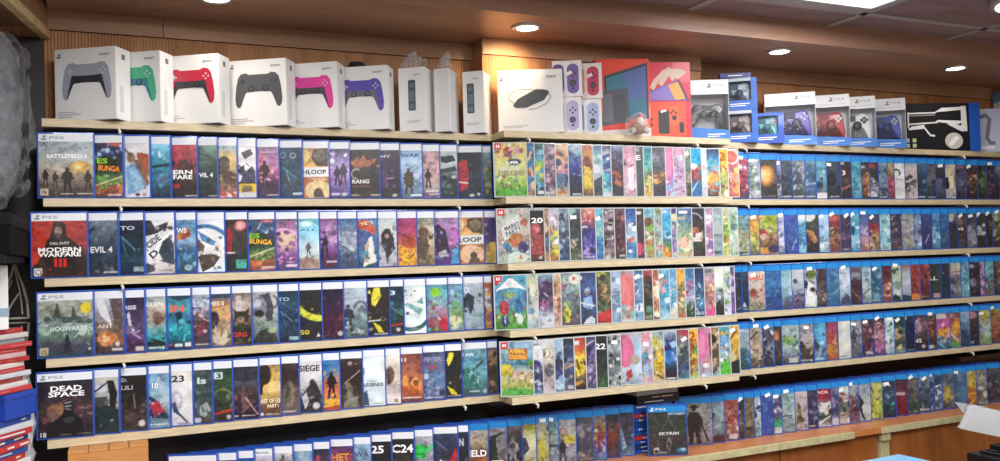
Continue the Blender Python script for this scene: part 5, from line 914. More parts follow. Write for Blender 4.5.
box('printed_band', -.061, -.0208, .03, .0285, .0, .05, mat('blue_grey_print', '8fa3b8', .45), t)
# crumpled plastic bag hanging by the boards
t = thing('plastic_bag', 'crumpled clear plastic bag hanging beside the lowest left shelf', 'bag', (-.222, .045, -.9445))
blob('bag_body', film('bag_film', .2, .45), t, 0, 0, .162, .024, .04, .14, 31, .03, 4, 2.6)
blob('bag_contents', speckle('grey_wad', 'a9a6a2', .3, 30, .6), t, 0, .0, .12, .016, .026, .09, 41, .02, 3, 2.6)
# wooden crate on the counter
t = thing('wooden_crate', 'orange plywood crate with open slatted top on the counter', 'crate', (-.03, -.06, ZC+.001))
PLY = wood('plywood', 'b5753b', 'd59a5b', (1, 6, 6), 4, .5)
box('side_panel', -.092, 0, 0, .092, .012, .22, PLY, t, .001, 1)
box('side_panel', -.092, .11, 0, .092, .122, .22, PLY, t, .001, 1)
box('side_panel', -.092, .0125, 0, -.08, .1095, .22, PLY, t, .001, 1)
box('side_panel', .08, .0125, 0, .092, .1095, .22, PLY, t, .001, 1)
box('bottom_panel', -.08, .0125, 0, .08, .1095, .01, PLY, t)
for k in range(4): box('top_slat', -.092+.0465*k, 0, .2203, -.047+.0465*k, .122, .228, PLY, t, .001, 1)
# ------------------------------------------------------------------ right foreground
t = thing('printer', 'black printer under the white paper at the right edge', 'printer', (2.93, -.62, -1.302))
BLK = mat('black_plastic', '121316', .35)
box('printer_body', -.30, -.2, 0, .33, .2, .20, BLK, t, .012)
for k in range(16): box('grille_rib', -.27+.033*k, -.19, .2, -.255+.033*k, .17, .208, BLK, t)
box('paper_tray', -.20, .10, .2, .28, .185, .218, BLK, t, .004)
t = thing('printer_stand', 'dark stand under the printer', 'stand', (2.93, -.62, ZF))
box('top_panel', -.34, -.23, .57, .37, .23, .598, mat('stand_dark', '33302e', .5), t, .002)
for x in (-.32, .31):
    for y in (-.21, .17): box('leg', x, y, 0, x+.04, y+.04, .57, mat('stand_dark', '33302e', .5), t)
# curled white sheet
def paper():
    bm = bmesh.new(); NX, NY = 24, 14; g = []
    for j in range(NY+1):
        row = []
        for i in range(NX+1):
            s, q = i/NX, j/NY            # s along the left edge to the right, q front to back
            p = (Vector((2.692, -.338, -1.04))*(1-s)+Vector((2.756, -.90, -1.068))*s)*(1-q)+(Vector((2.911, -.22, -.99))*(1-s)+Vector((3.05, -.72, -1.062))*s)*q; x, y = p.x, p.y; z = p.z-.016*math.sin(q*math.pi)*(1-s)+.006*math.sin(q*math.pi)*s
            row.append(bm.verts.new((x, y, z)))
        g.append(row)
    for j in range(NY):
        for i in range(NX): bm.faces.new((g[j][i], g[j][i+1], g[j+1][i+1], g[j+1][i])).smooth = True
    bmesh.ops.solidify(bm, geom=list(bm.faces), thickness=.002)
    return bm_mesh(bm)
o = link('paper_sheet', paper(), mat('white_paper', 'e9ecee', .55)); o.location.z = Z0
tag(o, 'curled white sheet of paper lying over the printer', 'paper')
bm = bmesh.new()
a = [(2.72, -.22, -1.03), (2.86, -.19, -1.0), (2.845, -.205, -1.035)]
g = [bm.verts.new(p) for p in ((2.943, -.144, -1.0), (2.914, -.19, -1.022), (2.86, -.24, -1.02), (2.911, -.22, -.992))]
bm.faces.new(g); bmesh.ops.solidify(bm, geom=list(bm.faces), thickness=.002)
tip = link('curled_corner', bm_mesh(bm), mat('white_paper', 'e9ecee', .55)); tip.parent = o
# blue tub
t = thing('storage_tub', 'pale blue plastic tub rim in front of the cabinets', 'tub', (2.222, -.49, ZF), R(2))
BLU = mat('light_blue_plastic', '5f9fd8', .3, coat=.3)
Ht = ZC-.008-ZF
box('tub_body', -.105, -.085, 0, .105, .075, Ht-.012, BLU, t, .008)
box('rim', -.115, -.095, Ht-.012, .115, .085, Ht, mat('pale_blue_lid', '8cc3ea', .3, coat=.3), t, .004)
# printed packet at the right end of the counter
t = thing('packet', 'small white printed packet behind the right end cases', 'packet', (XP(998, .07, -.75)+.02, .06, -.86), R(-25))
blob('pouch', speckle('white_pouch', 'e6e8ee', .05, 20, .35), t, 0, 0, .065, .05, .02, .065, 77, .014, 3, 3)
flat('printed_patch', [(ell(-.01, .06, .022, .03), 0)], -.026, mat('navy_print', '3a4f94', .4), t)
t['label'] = 'small white printed packet on the ledge at the right end'
o = struct('trim_ledge', 3.2, .02, -.880, XR, YW-.012, -.862, W_MAR)
# ------------------------------------------------------------------ boxed accessories on the top shelves
CARD = mat('white_box_card', 'eceded', .42, coat=.15); NAVY = mat('navy_box_edge', '2c2f55', .4)
GRY = mat('grey_box_ink', '6c6f78', .5); GRYL = mat('pale_grey_box_ink', 'b4b7bd', .5); WHT = mat('white_ink', 'f4f4f4', .45)
PADH = [(0, .30), (.20, .30), (.27, .335), (.37, .32), (.435, .24), (.475, .05), (.5, -.17), (.485, -.31), (.44, -.365), (.385, -.345), (.33, -.2), (.285, -.09), (.24, -.045), (.12, -.04), (0, -.04)]
def pad_outline(cx, cz, s, half=None):
    r = [(cx+x*s, cz+z*s) for x, z in PADH]; l = [(cx-x*s, cz+z*s) for x, z in PADH[::-1] if x > 0]
    return r + l
def pad_picture(parent, cx, cz, s, col, dark, clip=None, y=-.0009):
    f = lambda P: [(cx+a*s, cz+b*s) for a, b in P]
    M = [plain(col, .4), plain(dark, .4), plain('c9ccd4' if dark != col else '3c3d42', .4), plain('1d1e22', .4)]
    polys = [(pad_outline(cx, cz, s), 0),
             (f([(-.30, .10), (-.17, .085), (.17, .085), (.30, .10), (.335, .0), (.30, -.10), (.25, -.055), (.12, -.045), (-.12, -.045), (-.25, -.055), (-.30, -.10), (-.335, .0)]), 1),
             (f([(-.33, .0), (-.29, .04), (-.29, -.11), (-.40, -.335), (-.415, -.35)]), 1), (f([(.33, .0), (.29, .04), (.29, -.11), (.40, -.335), (.415, -.35)]), 1),
             (f([(-.17, .285), (.17, .285), (.14, .1), (-.14, .1)]), 2 if dark != col else 1)]
    if dark != col: polys[-1] = (f([(-.165, .28), (.165, .28), (.135, .1), (-.135, .1)]), 0)
    for sx in (-.15, .15): polys += [(ell(cx+sx*s, cz+.01*s, .062*s, .062*s), 3), (ell(cx+sx*s, cz+.015*s, .042*s, .042*s), 1)]
    for k in range(4): polys.append((ell(cx+(.33+.05*math.cos(R(90*k)))*s, cz+(.17+.05*math.sin(R(90*k)))*s, .019*s, .019*s, 10), 2))
    polys += [(f([(-.39, .155), (-.27, .155), (-.27, .185), (-.39, .185)]), 2), (f([(-.345, .11), (-.315, .11), (-.315, .23), (-.345, .23)]), 2)]
    return flat('controller_picture', polys, y, M, parent)
def carton(name, label, cat, px, yf, z, W, H, D, th, group=None, side='eceded', top='2c2f55', face='eceded', ref=None):
    X = XP(px, yf, z+H*.5)
    t = thing(name, label, cat, (X, yf, z+.0006), -th, group)
    bm = bmesh.new(); add_box(bm, -W, 0, 0, 0, D, H)
    bmesh.ops.bevel(bm, geom=list(bm.edges), offset=.0012, segments=2, affect='EDGES')
    for f in bm.faces:
        n = f.normal
        f.material_index = 1 if abs(n.z) > .9 else (2 if abs(n.x) > .9 else 0)
    link('carton', bm_mesh(bm), [mat('box_face_'+face, face, .6 if face == '17181d' else .42, coat=0 if face == '17181d' else .15, spec=.2 if face == '17181d' else .5), plain(top, .42), plain(side, .42, .15)], t)
    return t, X
def emblem(parent, x, z, s, m, y=-.0009):
    flat('box_emblem', [(ell(x, z-.004*s, .0075*s, .0024*s), 0), (rrect(x-.0016*s, z-.005*s, x+.0012*s, z+.007*s, .0005*s), 0), (ell(x+.003*s, z+.0035*s, .003*s, .0028*s), 0)], y, m, parent)
prev = None
PADS = [(116, 'a3a4b4', '3a3b44', 'white box picturing a silver lilac gamepad, first on the left top shelf'),
        (160.5, '4fb58e', '3f7f92', 'white box picturing a green and teal gamepad'),
        (218.8, 'c2304a', '3b3c42', 'white box picturing a deep red gamepad with dark grips'),
        (286.5, '54565b', '54565b', 'white box picturing an all dark grey gamepad'),
        (337.5, 'e2439f', '4a4b52', 'white box picturing a bright pink gamepad'),
        (388, '5d4fae', '6b6a78', 'white box picturing a violet gamepad')]
W, H, D, th = .175, .190, .066, R(33)
def shingle(px, yf, W, D, th, z=.1):
    global prev
    X = XP(px, yf, z); Y = yf
    if prev is not None: Y = max(yf, prev[1]+(prev[2]+.0042)/math.cos(th)-(X-prev[0])*math.tan(th)); 
    prev = (X, Y, D); return Y
boxes = []
for px, c1, c2, lab in PADS:
    Y = shingle(px, -.034, W, D, th)
    t, X = carton('controller_box', lab, 'box', px, Y, 0, W, H, D, th, 'white gamepad boxes')
    wv = W
    pad_picture(t, -W*.47, H*.555, W*.80, c1, c2)
    text('box_lettering', 'SONY', -.030, H-.020, -.0009, .0062, GRY, t, w=.030)
    emblem(t, -W+.014, H-.018, .9, GRY)
    flat('small_print', [(rrect(-W+.01, .022, -W+.06, .0245, .0005), 0), (rrect(-W+.01, .016, -W+.075, .0185, .0005), 0), (rrect(-W+.01, .010, -W+.05, .0125, .0005), 0)], -.0009, GRYL, t)
    # right hand side: emblem near the top and faint print below
    s = box('side_emblem', -.0002, D*.4, H-.03, .0006, D*.62, H-.016, GRY, t); 
    box('side_print', -.0002, D*.25, .02, .0004, D*.5, .09, mat('faint_side_print', 'd3d4d6', .5), t)
    boxes.append(t)
# remotes
RM = [(425.5, 'white box picturing a dark upright media remote, under loose film', True), (450, 'white box wrapped in clear film between the two remote boxes', False), (484, 'white box picturing a dark media remote, last on the left top shelf', True)]
for px, lab, pic in RM:
    Y = -.032; RW = {425.5: .085, 450: .050, 484: .068}[px]; th = R(38)
    t, X = carton('remote_box', lab, 'box', px, Y, 0, RW, .193, .09, th, 'white remote boxes')
    if pic:
        flat('remote_picture', [(rrect(-.054, .062, -.031, .155, .004), 0), (rrect(-.051, .09, -.034, .122, .002), 1), (ell(-.0425, .138, .007, .008), 1), (rrect(-.050, .067, -.035, .083, .002), 1)], -.0009, [plain('4b545b'), plain('6c7780')], t)
        text('box_lettering', 'SONY', -.026, .170, -.0009, .0045, GRY, t, w=.022)
        flat('small_print', [(rrect(-.060, .030, -.01, .032, .0005), 0), (rrect(-.060, .025, -.02, .027, .0005), 0)], -.0009, GRYL, t)
    boxes.append(t)
def crinkle(parent, x0, x1, y0, y1, z0, hgt, seed, name='plastic_film'):
    from mathutils import noise
    bm = bmesh.new(); N, M_ = 26, 14; g = []
    for j in range(M_+1):
        row = []
        for i in range(N+1):
            s, q = i/N, j/M_; k = noise.turbulence_vector(Vector((s*5+seed, q*4, seed)), 3, True)
            arch = math.sin(q*math.pi)
            row.append(bm.verts.new((x0+(x1-x0)*s+(k.x-.5)*.02, y0+(y1-y0)*q+(k.y-.5)*.02, z0+arch*hgt*(.35+.55*math.sin(math.pi*min(1, .15+s*.8))+.5*(k.x-.5))+abs(k.z-.3)*.022*arch)))
        g.append(row)
    for j in range(M_):
        for i in range(N): bm.faces.new((g[j][i], g[j][i+1], g[j+1][i+1], g[j+1][i]))
    return link(name, bm_mesh(bm), film('loose_film', .08, .2), parent)
crinkle(boxes[6], -.078, -.014, .012, .078, .1945, .058, 1.3)
crinkle(boxes[7], -.040, -.010, .012, .078, .1945, .052, 4.1)
bm = bmesh.new(); add_box(bm, -.053, -.0025, .002, -.0005, -.0022, .190); add_box(bm, .0016, .001, .002, .0019, .088, .190)
link('plastic_film', bm_mesh(bm), film('taut_film', .06, .10), boxes[7])
# small black strap lying on the violet box
t = thing('wrist_strap', 'small black coiled strap lying on the violet gamepad box', 'strap', (0, 0, 0)); t.parent = None
b = boxes[5]; loc = b.matrix_basis @ Vector((-.105, .035, .1902)); t.location = loc; t.rotation_euler.z = -R(33)
bm = bmesh.new()
for k in range(3): add_tube(bm, [((.026-.004*k)*math.cos(a*math.pi/9), (.016-.003*k)*math.sin(a*math.pi/9), .005+.006*k) for a in range(19)], .0042, 8)
link('strap_coil', bm_mesh(bm), mat('black_webbing', '17181c', .5), t)
box('strap_buckle', -.012, -.012, .014, .012, .004, .021, mat('black_plastic', '121316', .35), t, .002)

# ---- middle shelf
prev = None
t, X = carton('charging_stand_box', 'large white box picturing a black capsule charger with a cable', 'box', 563, -.098, 0, .205, .200, .034, R(25))
W = .205
cap = [(-.158, .088), (-.150, .080), (-.118, .079), (-.060, .102), (-.045, .122), (-.046, .133), (-.062, .136), (-.085, .137), (-.142, .108)]
cab = strip([(-.150, .092), (-.170, .108), (-.168, .122), (-.140, .138), (-.09, .137)], .0016)
cab2 = strip([(-.046, .13), (-.038, .112), (-.050, .092), (-.085, .076), (-.108, .073)], .0022)
flat('charger_picture', [(cab, 1), (cab2, 1), (cap, 0)], -.0009, [plain('43464f'), plain('55565c')], t)
text('box_lettering', 'SONY', -.034, .176, -.0009, .0075, GRY, t, w=.034)
emblem(t, -.192, .171, .9, GRY); text('box_lettering', 'PlayStation', -.162, .171, -.0009, .006, GRYL, t, w=.040, bold=0)
flat('small_print', [(rrect(-.19, .022, -.11, .0242, .0005), 0), (rrect(-.19, .017, -.13, .0192, .0005), 0)], -.0009, GRYL, t)
def joy(parent, cx, cz, s, col, stick_low):
    polys = [(rrect(cx-.016*s, cz-.041*s, cx+.016*s, cz+.041*s, .0145*s, 6), 0), (ell(cx-.001, cz+(-.012 if stick_low else .012)*s, .0088*s, .0088*s), 1), (ell(cx-.001, cz+(-.012 if stick_low else .012)*s, .0055*s, .0055*s), 2)]
    oz = cz+(.014 if stick_low else -.012)*s
    for k in range(4): polys.append((ell(cx+.007*s*math.cos(R(90*k)), oz+.007*s*math.sin(R(90*k)), .0029*s, .0029*s, 8), 1))
    polys.append((rrect(cx-.004*s, cz-.03*s, cx+.003*s, cz-.024*s, .001), 1))
    return flat('controller_picture', polys, -.0010, [plain(col), plain('3a3a44'), plain('55555f')], parent)
rows = [(0., [('8d86b8', 'b9aed6', 582, 'slim white box picturing a pale lilac grip controller, lower left of the four'), ('8e9dc2', 'a9b6dc', 602, 'slim white box picturing a pale blue grip controller, lower right of the four')]),
        (.1185, [('6a4f92', '7d5fa6', 582, 'slim white box picturing a purple grip controller, upper left of the four'), ('d6a08a', 'c4475f', 602, 'slim white box picturing a raspberry grip controller, upper right of the four')])]
for z, lst in rows:
    prev = None
    for c1, c2, px, lab in lst:
        Y = shingle(px, -.088, .10, .045, R(30), z+.05)
        t, X = carton('grip_controller_box', lab, 'box', px, Y, z, .100, .117, .045, R(30), 'boxes of paired grip controllers', side='ece8ea' if z == 0 else 'c8394f', top='c8394f')
        joy(t, -.076, .058, 1.16, c1, False); joy(t, -.029, .058, 1.16, c2, True)
        box('side_band', -.100, -.0006, .0, -.095, .001, .117, plain('3c3a48' if z == 0 else 'c8394f'), t)
        if z:
            q = [(-.040+a*math.cos(R(25))-b*math.sin(R(25)), .076+a*math.sin(R(25))+b*math.cos(R(25))) for a, b in ((-.009, -.005), (.009, -.005), (.009, .005), (-.009, .005))]
            flat('price_sticker', [(q, 0)], -.0026, WHT, t)
# console boxes
prev = None
Y = shingle(650, -.068, .205, .062, R(18))
t, X = carton('console_box', 'red console box picturing a dark screen and dock', 'box', 650, Y, 0, .185, .262, .062, R(18), 'red console boxes', side='cf3527', top='cf3527', face='e0442e')
flat('screen_picture', [([(-.155, .205), (-.006, .250), (-.006, .06), (-.155, .06)], 0), ([(-.148, .198), (-.012, .238), (-.012, .07), (-.148, .07)], 1), ([(-.09, .215), (-.012, .238), (-.012, .13), (-.07, .13)], 2)], -.0009, [plain('2b3340'), plain('2f6d84'), plain('4a5f9a')], t)
flat('dock_picture', [([(-.184, .035), (-.184, .15), (-.075, .165), (-.070, .05)], 0), ([(-.165, .05), (-.16, .14), (-.13, .148), (-.128, .05)], 1), (rrect(-.125, .055, -.085, .145, .004), 2), (strip([(-.168, .06), (-.16, .15)], .004), 3)], -.0014, [plain('474a52'), plain('5c6068'), plain('3b3e45'), plain('c0604a')], t)
flat('pale_base', [([(-.1845, .001), (-.0005, .001), (-.0005, .030), (-.1845, .022)], 0)], -.0008, plain('e4dedb'), t)
text('box_lettering', 'OLED', -.03, .045, -.0016, .012, WHT, t, w=.035)
Y = shingle(691, -.082, .2, .062, R(18))
t, X = carton('console_box', 'crimson console box picturing a hand, a tablet screen and two grips', 'box', 691, Y, 0, .195, .268, .062, R(18), 'red console boxes', side='a8182c', top='b01e34', face='d42c44')
flat('screen_picture', [([(-.15, .165), (-.045, .205), (-.012, .135), (-.15, .135)], 0), ([(-.148, .16), (-.08, .19), (-.06, .137), (-.148, .137)], 1), ([(-.08, .188), (-.045, .2), (-.02, .14), (-.058, .137)], 2), (strip([(-.045, .208), (-.008, .13)], .007), 3)], -.0009, [plain('3b5fc0'), plain('8a74c4'), plain('f0a64a'), plain('5a2430')], t)
def finger(pts, w): return (strip(pts, w), 0)
flat('hand_picture', [finger([(-.07, .245), (-.10, .225), (-.125, .20), (-.138, .175)], .018), finger([(-.06, .24), (-.085, .22), (-.100, .20), (-.108, .188)], .016), finger([(-.04, .24), (-.055, .22), (-.07, .208)], .015), finger([(-.02, .238), (-.035, .222), (-.05, .213)], .013), (ell(-.06, .232, .045, .014, 16), 0)], -.0013, plain('dcc2b4'), t)
flat('lower_panel', [(rrect(-.15, .012, -.02, .130, .003), 0)], -.0009, plain('e2563a'), t)
flat('grip_picture', [(rrect(-.118, .02, -.080, .10, .004), 1), (rrect(-.078, .045, -.045, .115, .014, 6), 0), (ell(-.062, .075, .009, .009), 1), (ell(-.065, .099, .004, .004), 1), (ell(-.055, .092, .004, .004), 1), (ell(-.072, .092, .004, .004), 1), (rrect(-.045, .022, -.028, .06, .007, 5), 1), (ell(-.145, .07, .006, .006), 1), (ell(-.145, .05, .006, .006), 1)], -.0013, [plain('e8683f'), plain('2f3036')], t)
q = [(-.100+a*.95-b*.3, .098+a*.3+b*.95) for a, b in ((-.010, -.004), (.010, -.004), (.010, .004), (-.010, .004))]
flat('price_sticker', [(q, 0)], -.0026, WHT, t)
# small plastic wrapped figure before the console boxes
t = thing('wrapped_toy', 'small red and cream toy wrapped in clear plastic on the shelf edge', 'toy', (XP(637, -.092, .03), -.100, .0006), R(-15))
blob('toy_body', speckle('brown_toy', '8a5a44', .3, 60, .5), t, .0, 0, .022, .026, .016, .021, 51, .010, 2, 2.4)
blob('toy_head', speckle('cream_toy', 'd9c7b4', .15, 60, .5), t, .006, -.002, .046, .013, .012, .014, 61, .006, 2, 2.2)
blob('toy_cap', mat('red_toy', 'c63a34', .4), t, .008, 0, .059, .011, .010, .007, 71, .003, 2, 2.2)
for s in (-1, 1): link('toy_wheel', lathe_mesh([(.002, -.005), (.010, -.005), (.011, 0), (.010, .005), (.002, .005)], 16), mat('toy_wheel_grey', 'b9b6b0', .4), t).matrix_basis = Matrix.Translation((s*.024, -.012, .0115)) @ Matrix.Rotation(R(90), 4, 'X')
blob('plastic_wrap', film('toy_film', .1, .12), t, 0, 0, .036, .036, .022, .034, 81, .018, 3, 2.6)

# ---- windowed gamepad boxes
def gamepad(label, loc, th, s, col, dark, z, btn=None):
    t = thing('game_controller', label, 'game controller', loc, -th); t.rotation_euler = (0, 0, -th)
    k = link('controller_body', None or _pad_mesh(s), plain(col, .35, .2), t); k.location = (0, 0, 0)
    for sx in (-.15, .15):
        bm = bmesh.new()
        o = link('thumbstick', lathe_mesh([(.02*s/.16*.8, 0), (.012*s/.16, .004), (.012*s/.16, .009), (.017*s/.16, .012), (.017*s/.16, .015), (.001, .0155)], 20), plain(dark, .5), t)
        o.matrix_basis = Matrix.Translation((sx*s, -.014, .015*s)) @ Matrix.Rotation(R(90), 4, 'X')
    box('touchpad', -.13*s, -.017, .13*s, .13*s, -.012, .28*s, plain(dark, .4), t, .0015)
    for k2 in range(4):
        o = link('button', lathe_mesh([(.0055, 0), (.0055, .004), (.004, .005), (.001, .005)], 12), plain(btn or 'b4b6bc', .4), t)
        o.matrix_basis = Matrix.Translation(((.33+.055*math.cos(R(90*k2)))*s, -.0135, (.16+.055*math.sin(R(90*k2)))*s)) @ Matrix.Rotation(R(90), 4, 'X')
    bm = bmesh.new(); add_box(bm, -.40*s, -.0165, .145*s, -.26*s, -.012, .185*s); add_box(bm, -.35*s, -.0165, .095*s, -.31*s, -.012, .235*s)
    link('direction_pad', bm_mesh(bm), plain(dark, .4), t)
    return t
_PM = {}
def _pad_mesh(s):
    if s in _PM:
        m_ = _PM[s].copy(); m_.materials.clear(); return m_
    bm = bmesh.new(); P = pad_outline(0, 0, s); T = .026
    fr = [bm.verts.new((x, -.013, z)) for x, z in P]; bk = [bm.verts.new((x, -.013+T, z)) for x, z in P]
    bm.faces.new(fr[::-1]); bm.faces.new(bk)
    n = len(P)
    for i in range(n): bm.faces.new((fr[i], bk[i], bk[(i+1) % n], fr[(i+1) % n]))
    bmesh.ops.recalc_face_normals(bm, faces=list(bm.faces))
    ed = [e for e in bm.edges if abs(e.verts[0].co.y-e.verts[1].co.y) < 1e-6]
    bmesh.ops.bevel(bm, geom=ed, offset=.0085, segments=4, affect='EDGES', profile=.5, clamp_overlap=True)
    bmesh.ops.triangulate(bm, faces=[f for f in bm.faces if len(f.verts) > 4])
    for f in bm.faces: f.smooth = True
    me = bm_mesh(bm); _PM[s] = me; return me
CLEAR = film('clear_window', .05, .02)
def window_box(label, px, yf, z, W, H, D, th, style, pad_label, col, dark, group, btn=None):
    X = XP(px, yf, z+H*.5)
    t = thing('gamepad_box', label, 'box', (X, yf, z+.0006), -th, group)
    BODY = plain({'ps': '2f74c4', 'blue': '1f4bb0', 'pale': '2f66c0'}[style], .4, .15); INN = plain('cfd2d6' if style == 'ps' else '2a3a60', .5)
    bm = bmesh.new(); w = .0015
    add_box(bm, -W, D-w, 0, 0, D, H, 1); add_box(bm, -W, 0, 0, -W+w, D-w, H, 0); add_box(bm, -w, 0, 0, 0, D-w, H, 0)
    add_box(bm, -W+w, 0, 0, -w, D-w, w, 0); add_box(bm, -W+w, 0, H-w, -w, D-w, H, 0 if style != 'ps' else 2)
    link('carton', bm_mesh(bm), [BODY if style != 'ps' else plain('c9ccd2', .4), INN, CARD], t)
    hb = H*.2; ht = H*(.24 if style == 'ps' else .10)
    if style == 'ps':
        box('header_panel', -W, -.0012, H-ht, 0, .0003, H, CARD, t)
        text('box_lettering', 'PS4', -.037, H-ht*.38, -.0018, .0095, GRYL, t, w=.036, bold=.01); emblem(t, -.068, H-ht*.40, 1.1, GRY, -.0018)
        text('box_lettering', 'Wireless Controller', -.062, H-ht*.76, -.0018, .006, GRYL, t, w=.10, bold=0)
        bm = bmesh.new()
        v = [bm.verts.new(p) for p in ((-W, -.0012, 0), (0, -.0012, 0), (0, -.0012, hb*.8), (-W, -.0012, hb*1.15), (-W, .0003, 0), (0, .0003, 0), (0, .0003, hb*.8), (-W, .0003, hb*1.15))]
        for f in ((0, 1, 2, 3), (4, 7, 6, 5), (0, 4, 5, 1), (1, 5, 6, 2), (2, 6, 7, 3), (3, 7, 4, 0)): bm.faces.new([v[i] for i in f])
        bmesh.ops.recalc_face_normals(bm, faces=list(bm.faces))
        link('base_panel', bm_mesh(bm), BODY, t)
    else:
        box('side_panel', -W*.13, -.0012, 0, 0, .0003, H, BODY, t); box('header_panel', -W, -.0011, H-ht, -W*.13, .0003, H, plain('b9c3cf' if style == 'pale' else '2b57b8'), t)
        bm = bmesh.new()
        v = [bm.verts.new(p) for p in ((-W, -.0011, 0), (-W*.13, -.0011, 0), (-W*.13, -.0011, H*.30), (-W*.8, -.0011, H*.30), (-W, -.0011, H*.16), (-W, .0003, 0), (-W*.13, .0003, 0), (-W*.13, .0003, H*.30), (-W*.8, .0003, H*.30), (-W, .0003, H*.16))]
        bm.faces.new(v[:5]); bm.faces.new(v[:4:-1])
        for i in range(5): bm.faces.new((v[i], v[5+i], v[5+(i+1) % 5], v[(i+1) % 5]))
        bmesh.ops.recalc_face_normals(bm, faces=list(bm.faces))
        link('base_panel', bm_mesh(bm), BODY, t); hb = 0
    if style == 'ps': flat('base_print', [(rrect(-W*.55, hb*.45, -W*.12, hb*.52, .0005), 0), (rrect(-W*.55, hb*.28, -W*.25, hb*.34, .0005), 0)], -.0018, WHT, t)
    else: flat('base_print', [(rrect(-W*.6, H*.18, -W*.17, H*.205, .0005), 0), (rrect(-W*.6, H*.12, -W*.25, H*.145, .0005), 0)], -.0018, WHT, t)
    box('window', -W+w, .0004, max(hb, .002), -w-.0002, .0009, H-ht+.002, CLEAR, t)
    s = min(W*.86, .165 if style == 'ps' else .132); zc = (H*.52 if style == 'ps' else H*.52+.02)
    p = Vector((-W*.5, D*.5+.0035, zc)); c, s_ = math.cos(-th), math.sin(-th)
    gamepad(pad_label, (X+p.x*c-p.y*s_, yf+p.x*s_+p.y*c, z+.0006+zc-.02), th, s, col, dark, 0, btn)
    return t
WG = 'gamepad boxes with clear windows'
window_box('white topped window box holding a black gamepad beside the crimson console box', 729, -.070, 0, .142, .212, .06, R(24), 'ps', 'black gamepad inside the window box beside the crimson box', '23252b', '15161a', WG)
prev = None
Yb = -.052
window_box('blue window box with a silver rose gamepad, bottom of the pair', 758, Yb, 0, .16, .116, .065, R(36), 'pale', 'silver rose gamepad in the lower blue window box', 'b39a98', '5a4a4c', WG)
window_box('blue window box with a white and black gamepad, on top of the pair', 757, Yb, .1175, .16, .116, .065, R(36), 'pale', 'white and black gamepad in the upper blue window box', '9fb3c8', '25405e', WG)
prev = (XP(758, Yb, .06), Yb, .065)
Y = shingle(784, -.052, .16, .065, R(36), .06)
window_box('blue window box with a turquoise gamepad before the purple one', 784, Y, 0, .155, .112, .062, R(36), 'blue', 'turquoise gamepad in the small blue window box', '5fc7c9', '2c5a6a', WG)
for px, col, dark, nm in ((816, '5546a6', '2d2a48', 'purple'), (850, 'b3232f', '8a1a26', 'red'), (876, 'e4e4e2', '33343a', 'white'), (906, '2742a4', '1d2a60', 'royal blue')):
    Y = shingle(px, -.046, .185, .062, R(36), .09)
    window_box(f'white topped window box holding a {nm} gamepad', px, Y, 0, .182, .198, .060, R(36), 'ps', f'{nm} gamepad inside the white topped window box', col, dark, WG, {'red': 'f0ecea', 'white': '26272c', 'purple': 'b8a8e8'}.get(nm))
t = thing('flat_blue_box', 'flat navy box lying on the upper blue window box', 'box', (XP(734, .0, .23), -.015, .2342), R(-30))
box('carton', -.06, 0, 0, .05, .04, .019, plain('1c2f7c', .4), t, .001)
flat('base_print', [(rrect(-.03, .008, .02, .011, .0005), 0)], -.0006, WHT, t)
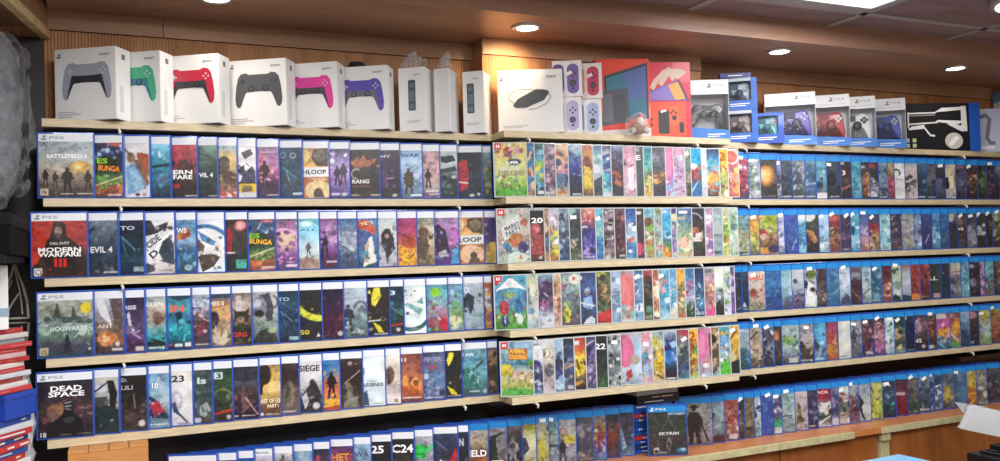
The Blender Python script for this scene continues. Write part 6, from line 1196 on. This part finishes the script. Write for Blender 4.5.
# long black accessory box
Y = shingle(980, -.03, .4, .06, R(18), .1)
t, X = carton('accessory_box', 'long black box picturing a pale rifle shaped frame', 'box', 980, Y, 0, .42, .203, .06, R(18), side='1d4fa8', top='16171c', face='17181d')
box('blue_end_panel', -.048, -.0012, 0, 0, .001, .203, plain('1f55b4', .35), t)
PW = plain('d4d6d8'); PG2 = plain('8d9096')
arm = [(strip([(-.32, .165), (-.32, .10)], .006), 0), (strip([(-.32, .16), (-.20, .163), (-.17, .18), (-.075, .184)], .006), 0), (strip([(-.32, .15), (-.20, .154)], .004), 1), (strip([(-.32, .115), (-.19, .122)], .006), 0), ([(-.20, .165), (-.16, .183), (-.07, .187), (-.07, .175), (-.15, .168)], 0), ([(-.085, .19), (-.062, .19), (-.058, .085), (-.085, .082)], 0), ([(-.20, .125), (-.1, .112), (-.085, .12), (-.085, .128), (-.19, .132)], 0), ([(-.15, .115), (-.09, .085), (-.06, .083), (-.06, .10), (-.13, .118)], 0), (strip([(-.32, .095), (-.25, .10), (-.235, .08), (-.225, .068), (-.205, .066)], .008), 0), (strip([(-.31, .10), (-.25, .108)], .010), 0)]
flat('frame_picture', arm, -.0009, [PW, PG2], t)
flat('round_picture', [(ell(-.12, .044, .040, .034, 28), 0), ([(-.145, .03), (-.12, .06), (-.105, .065), (-.095, .055), (-.115, .035), (-.13, .022)], 1)], -.0009, [plain('b9bbb8'), plain('e4e4e2')], t)
flat('icon_print', [(rrect(-.335, .040, -.318, .056, .002), 0), (rrect(-.305, .040, -.288, .056, .002), 1), (rrect(-.335, .018, -.318, .034, .002), 0), (rrect(-.305, .018, -.288, .034, .002), 1)], -.0009, [plain('9fb0b4'), plain('a6c38e')], t)
prev = (prev[0], prev[1], .06)
Y = shingle(1001, -.03, .12, .05, R(30), .1)
t, X = carton('handle_box', 'pale lilac box picturing a curved grey handle', 'box', 1001, Y, 0, .125, .186, .05, R(30), side='8fb0c8', top='b9c4d8', face='bcc0d6')
flat('handle_picture', [(strip([(-.085, .15), (-.06, .158), (-.045, .14), (-.052, .10), (-.058, .06), (-.045, .038), (-.025, .038)], .016), 0)], -.0009, plain('6a6e78'), t)
flat('pale_label', [(rrect(-.095, .012, -.03, .026, .002), 0)], -.0009, plain('e6e4ee'), t)
t, X = carton('tall_box', 'tall white box with blue cap standing at the right end', 'box', 1018, .075, 0, .09, .29, .04, R(12), side='dfe4e8', top='3f7fb0', face='dfe4e8')
box('blue_cap', -.0905, -.0006, .245, .0005, .041, .2905, plain('5f9cc8', .4), t)
# ------------------------------------------------------------------ ambient
w = bpy.data.worlds.new('world'); bpy.context.scene.world = w; w.use_nodes = True
w.node_tree.nodes['Background'].inputs[0].default_value = (.8, .88, 1, 1); w.node_tree.nodes['Background'].inputs[1].default_value = .3
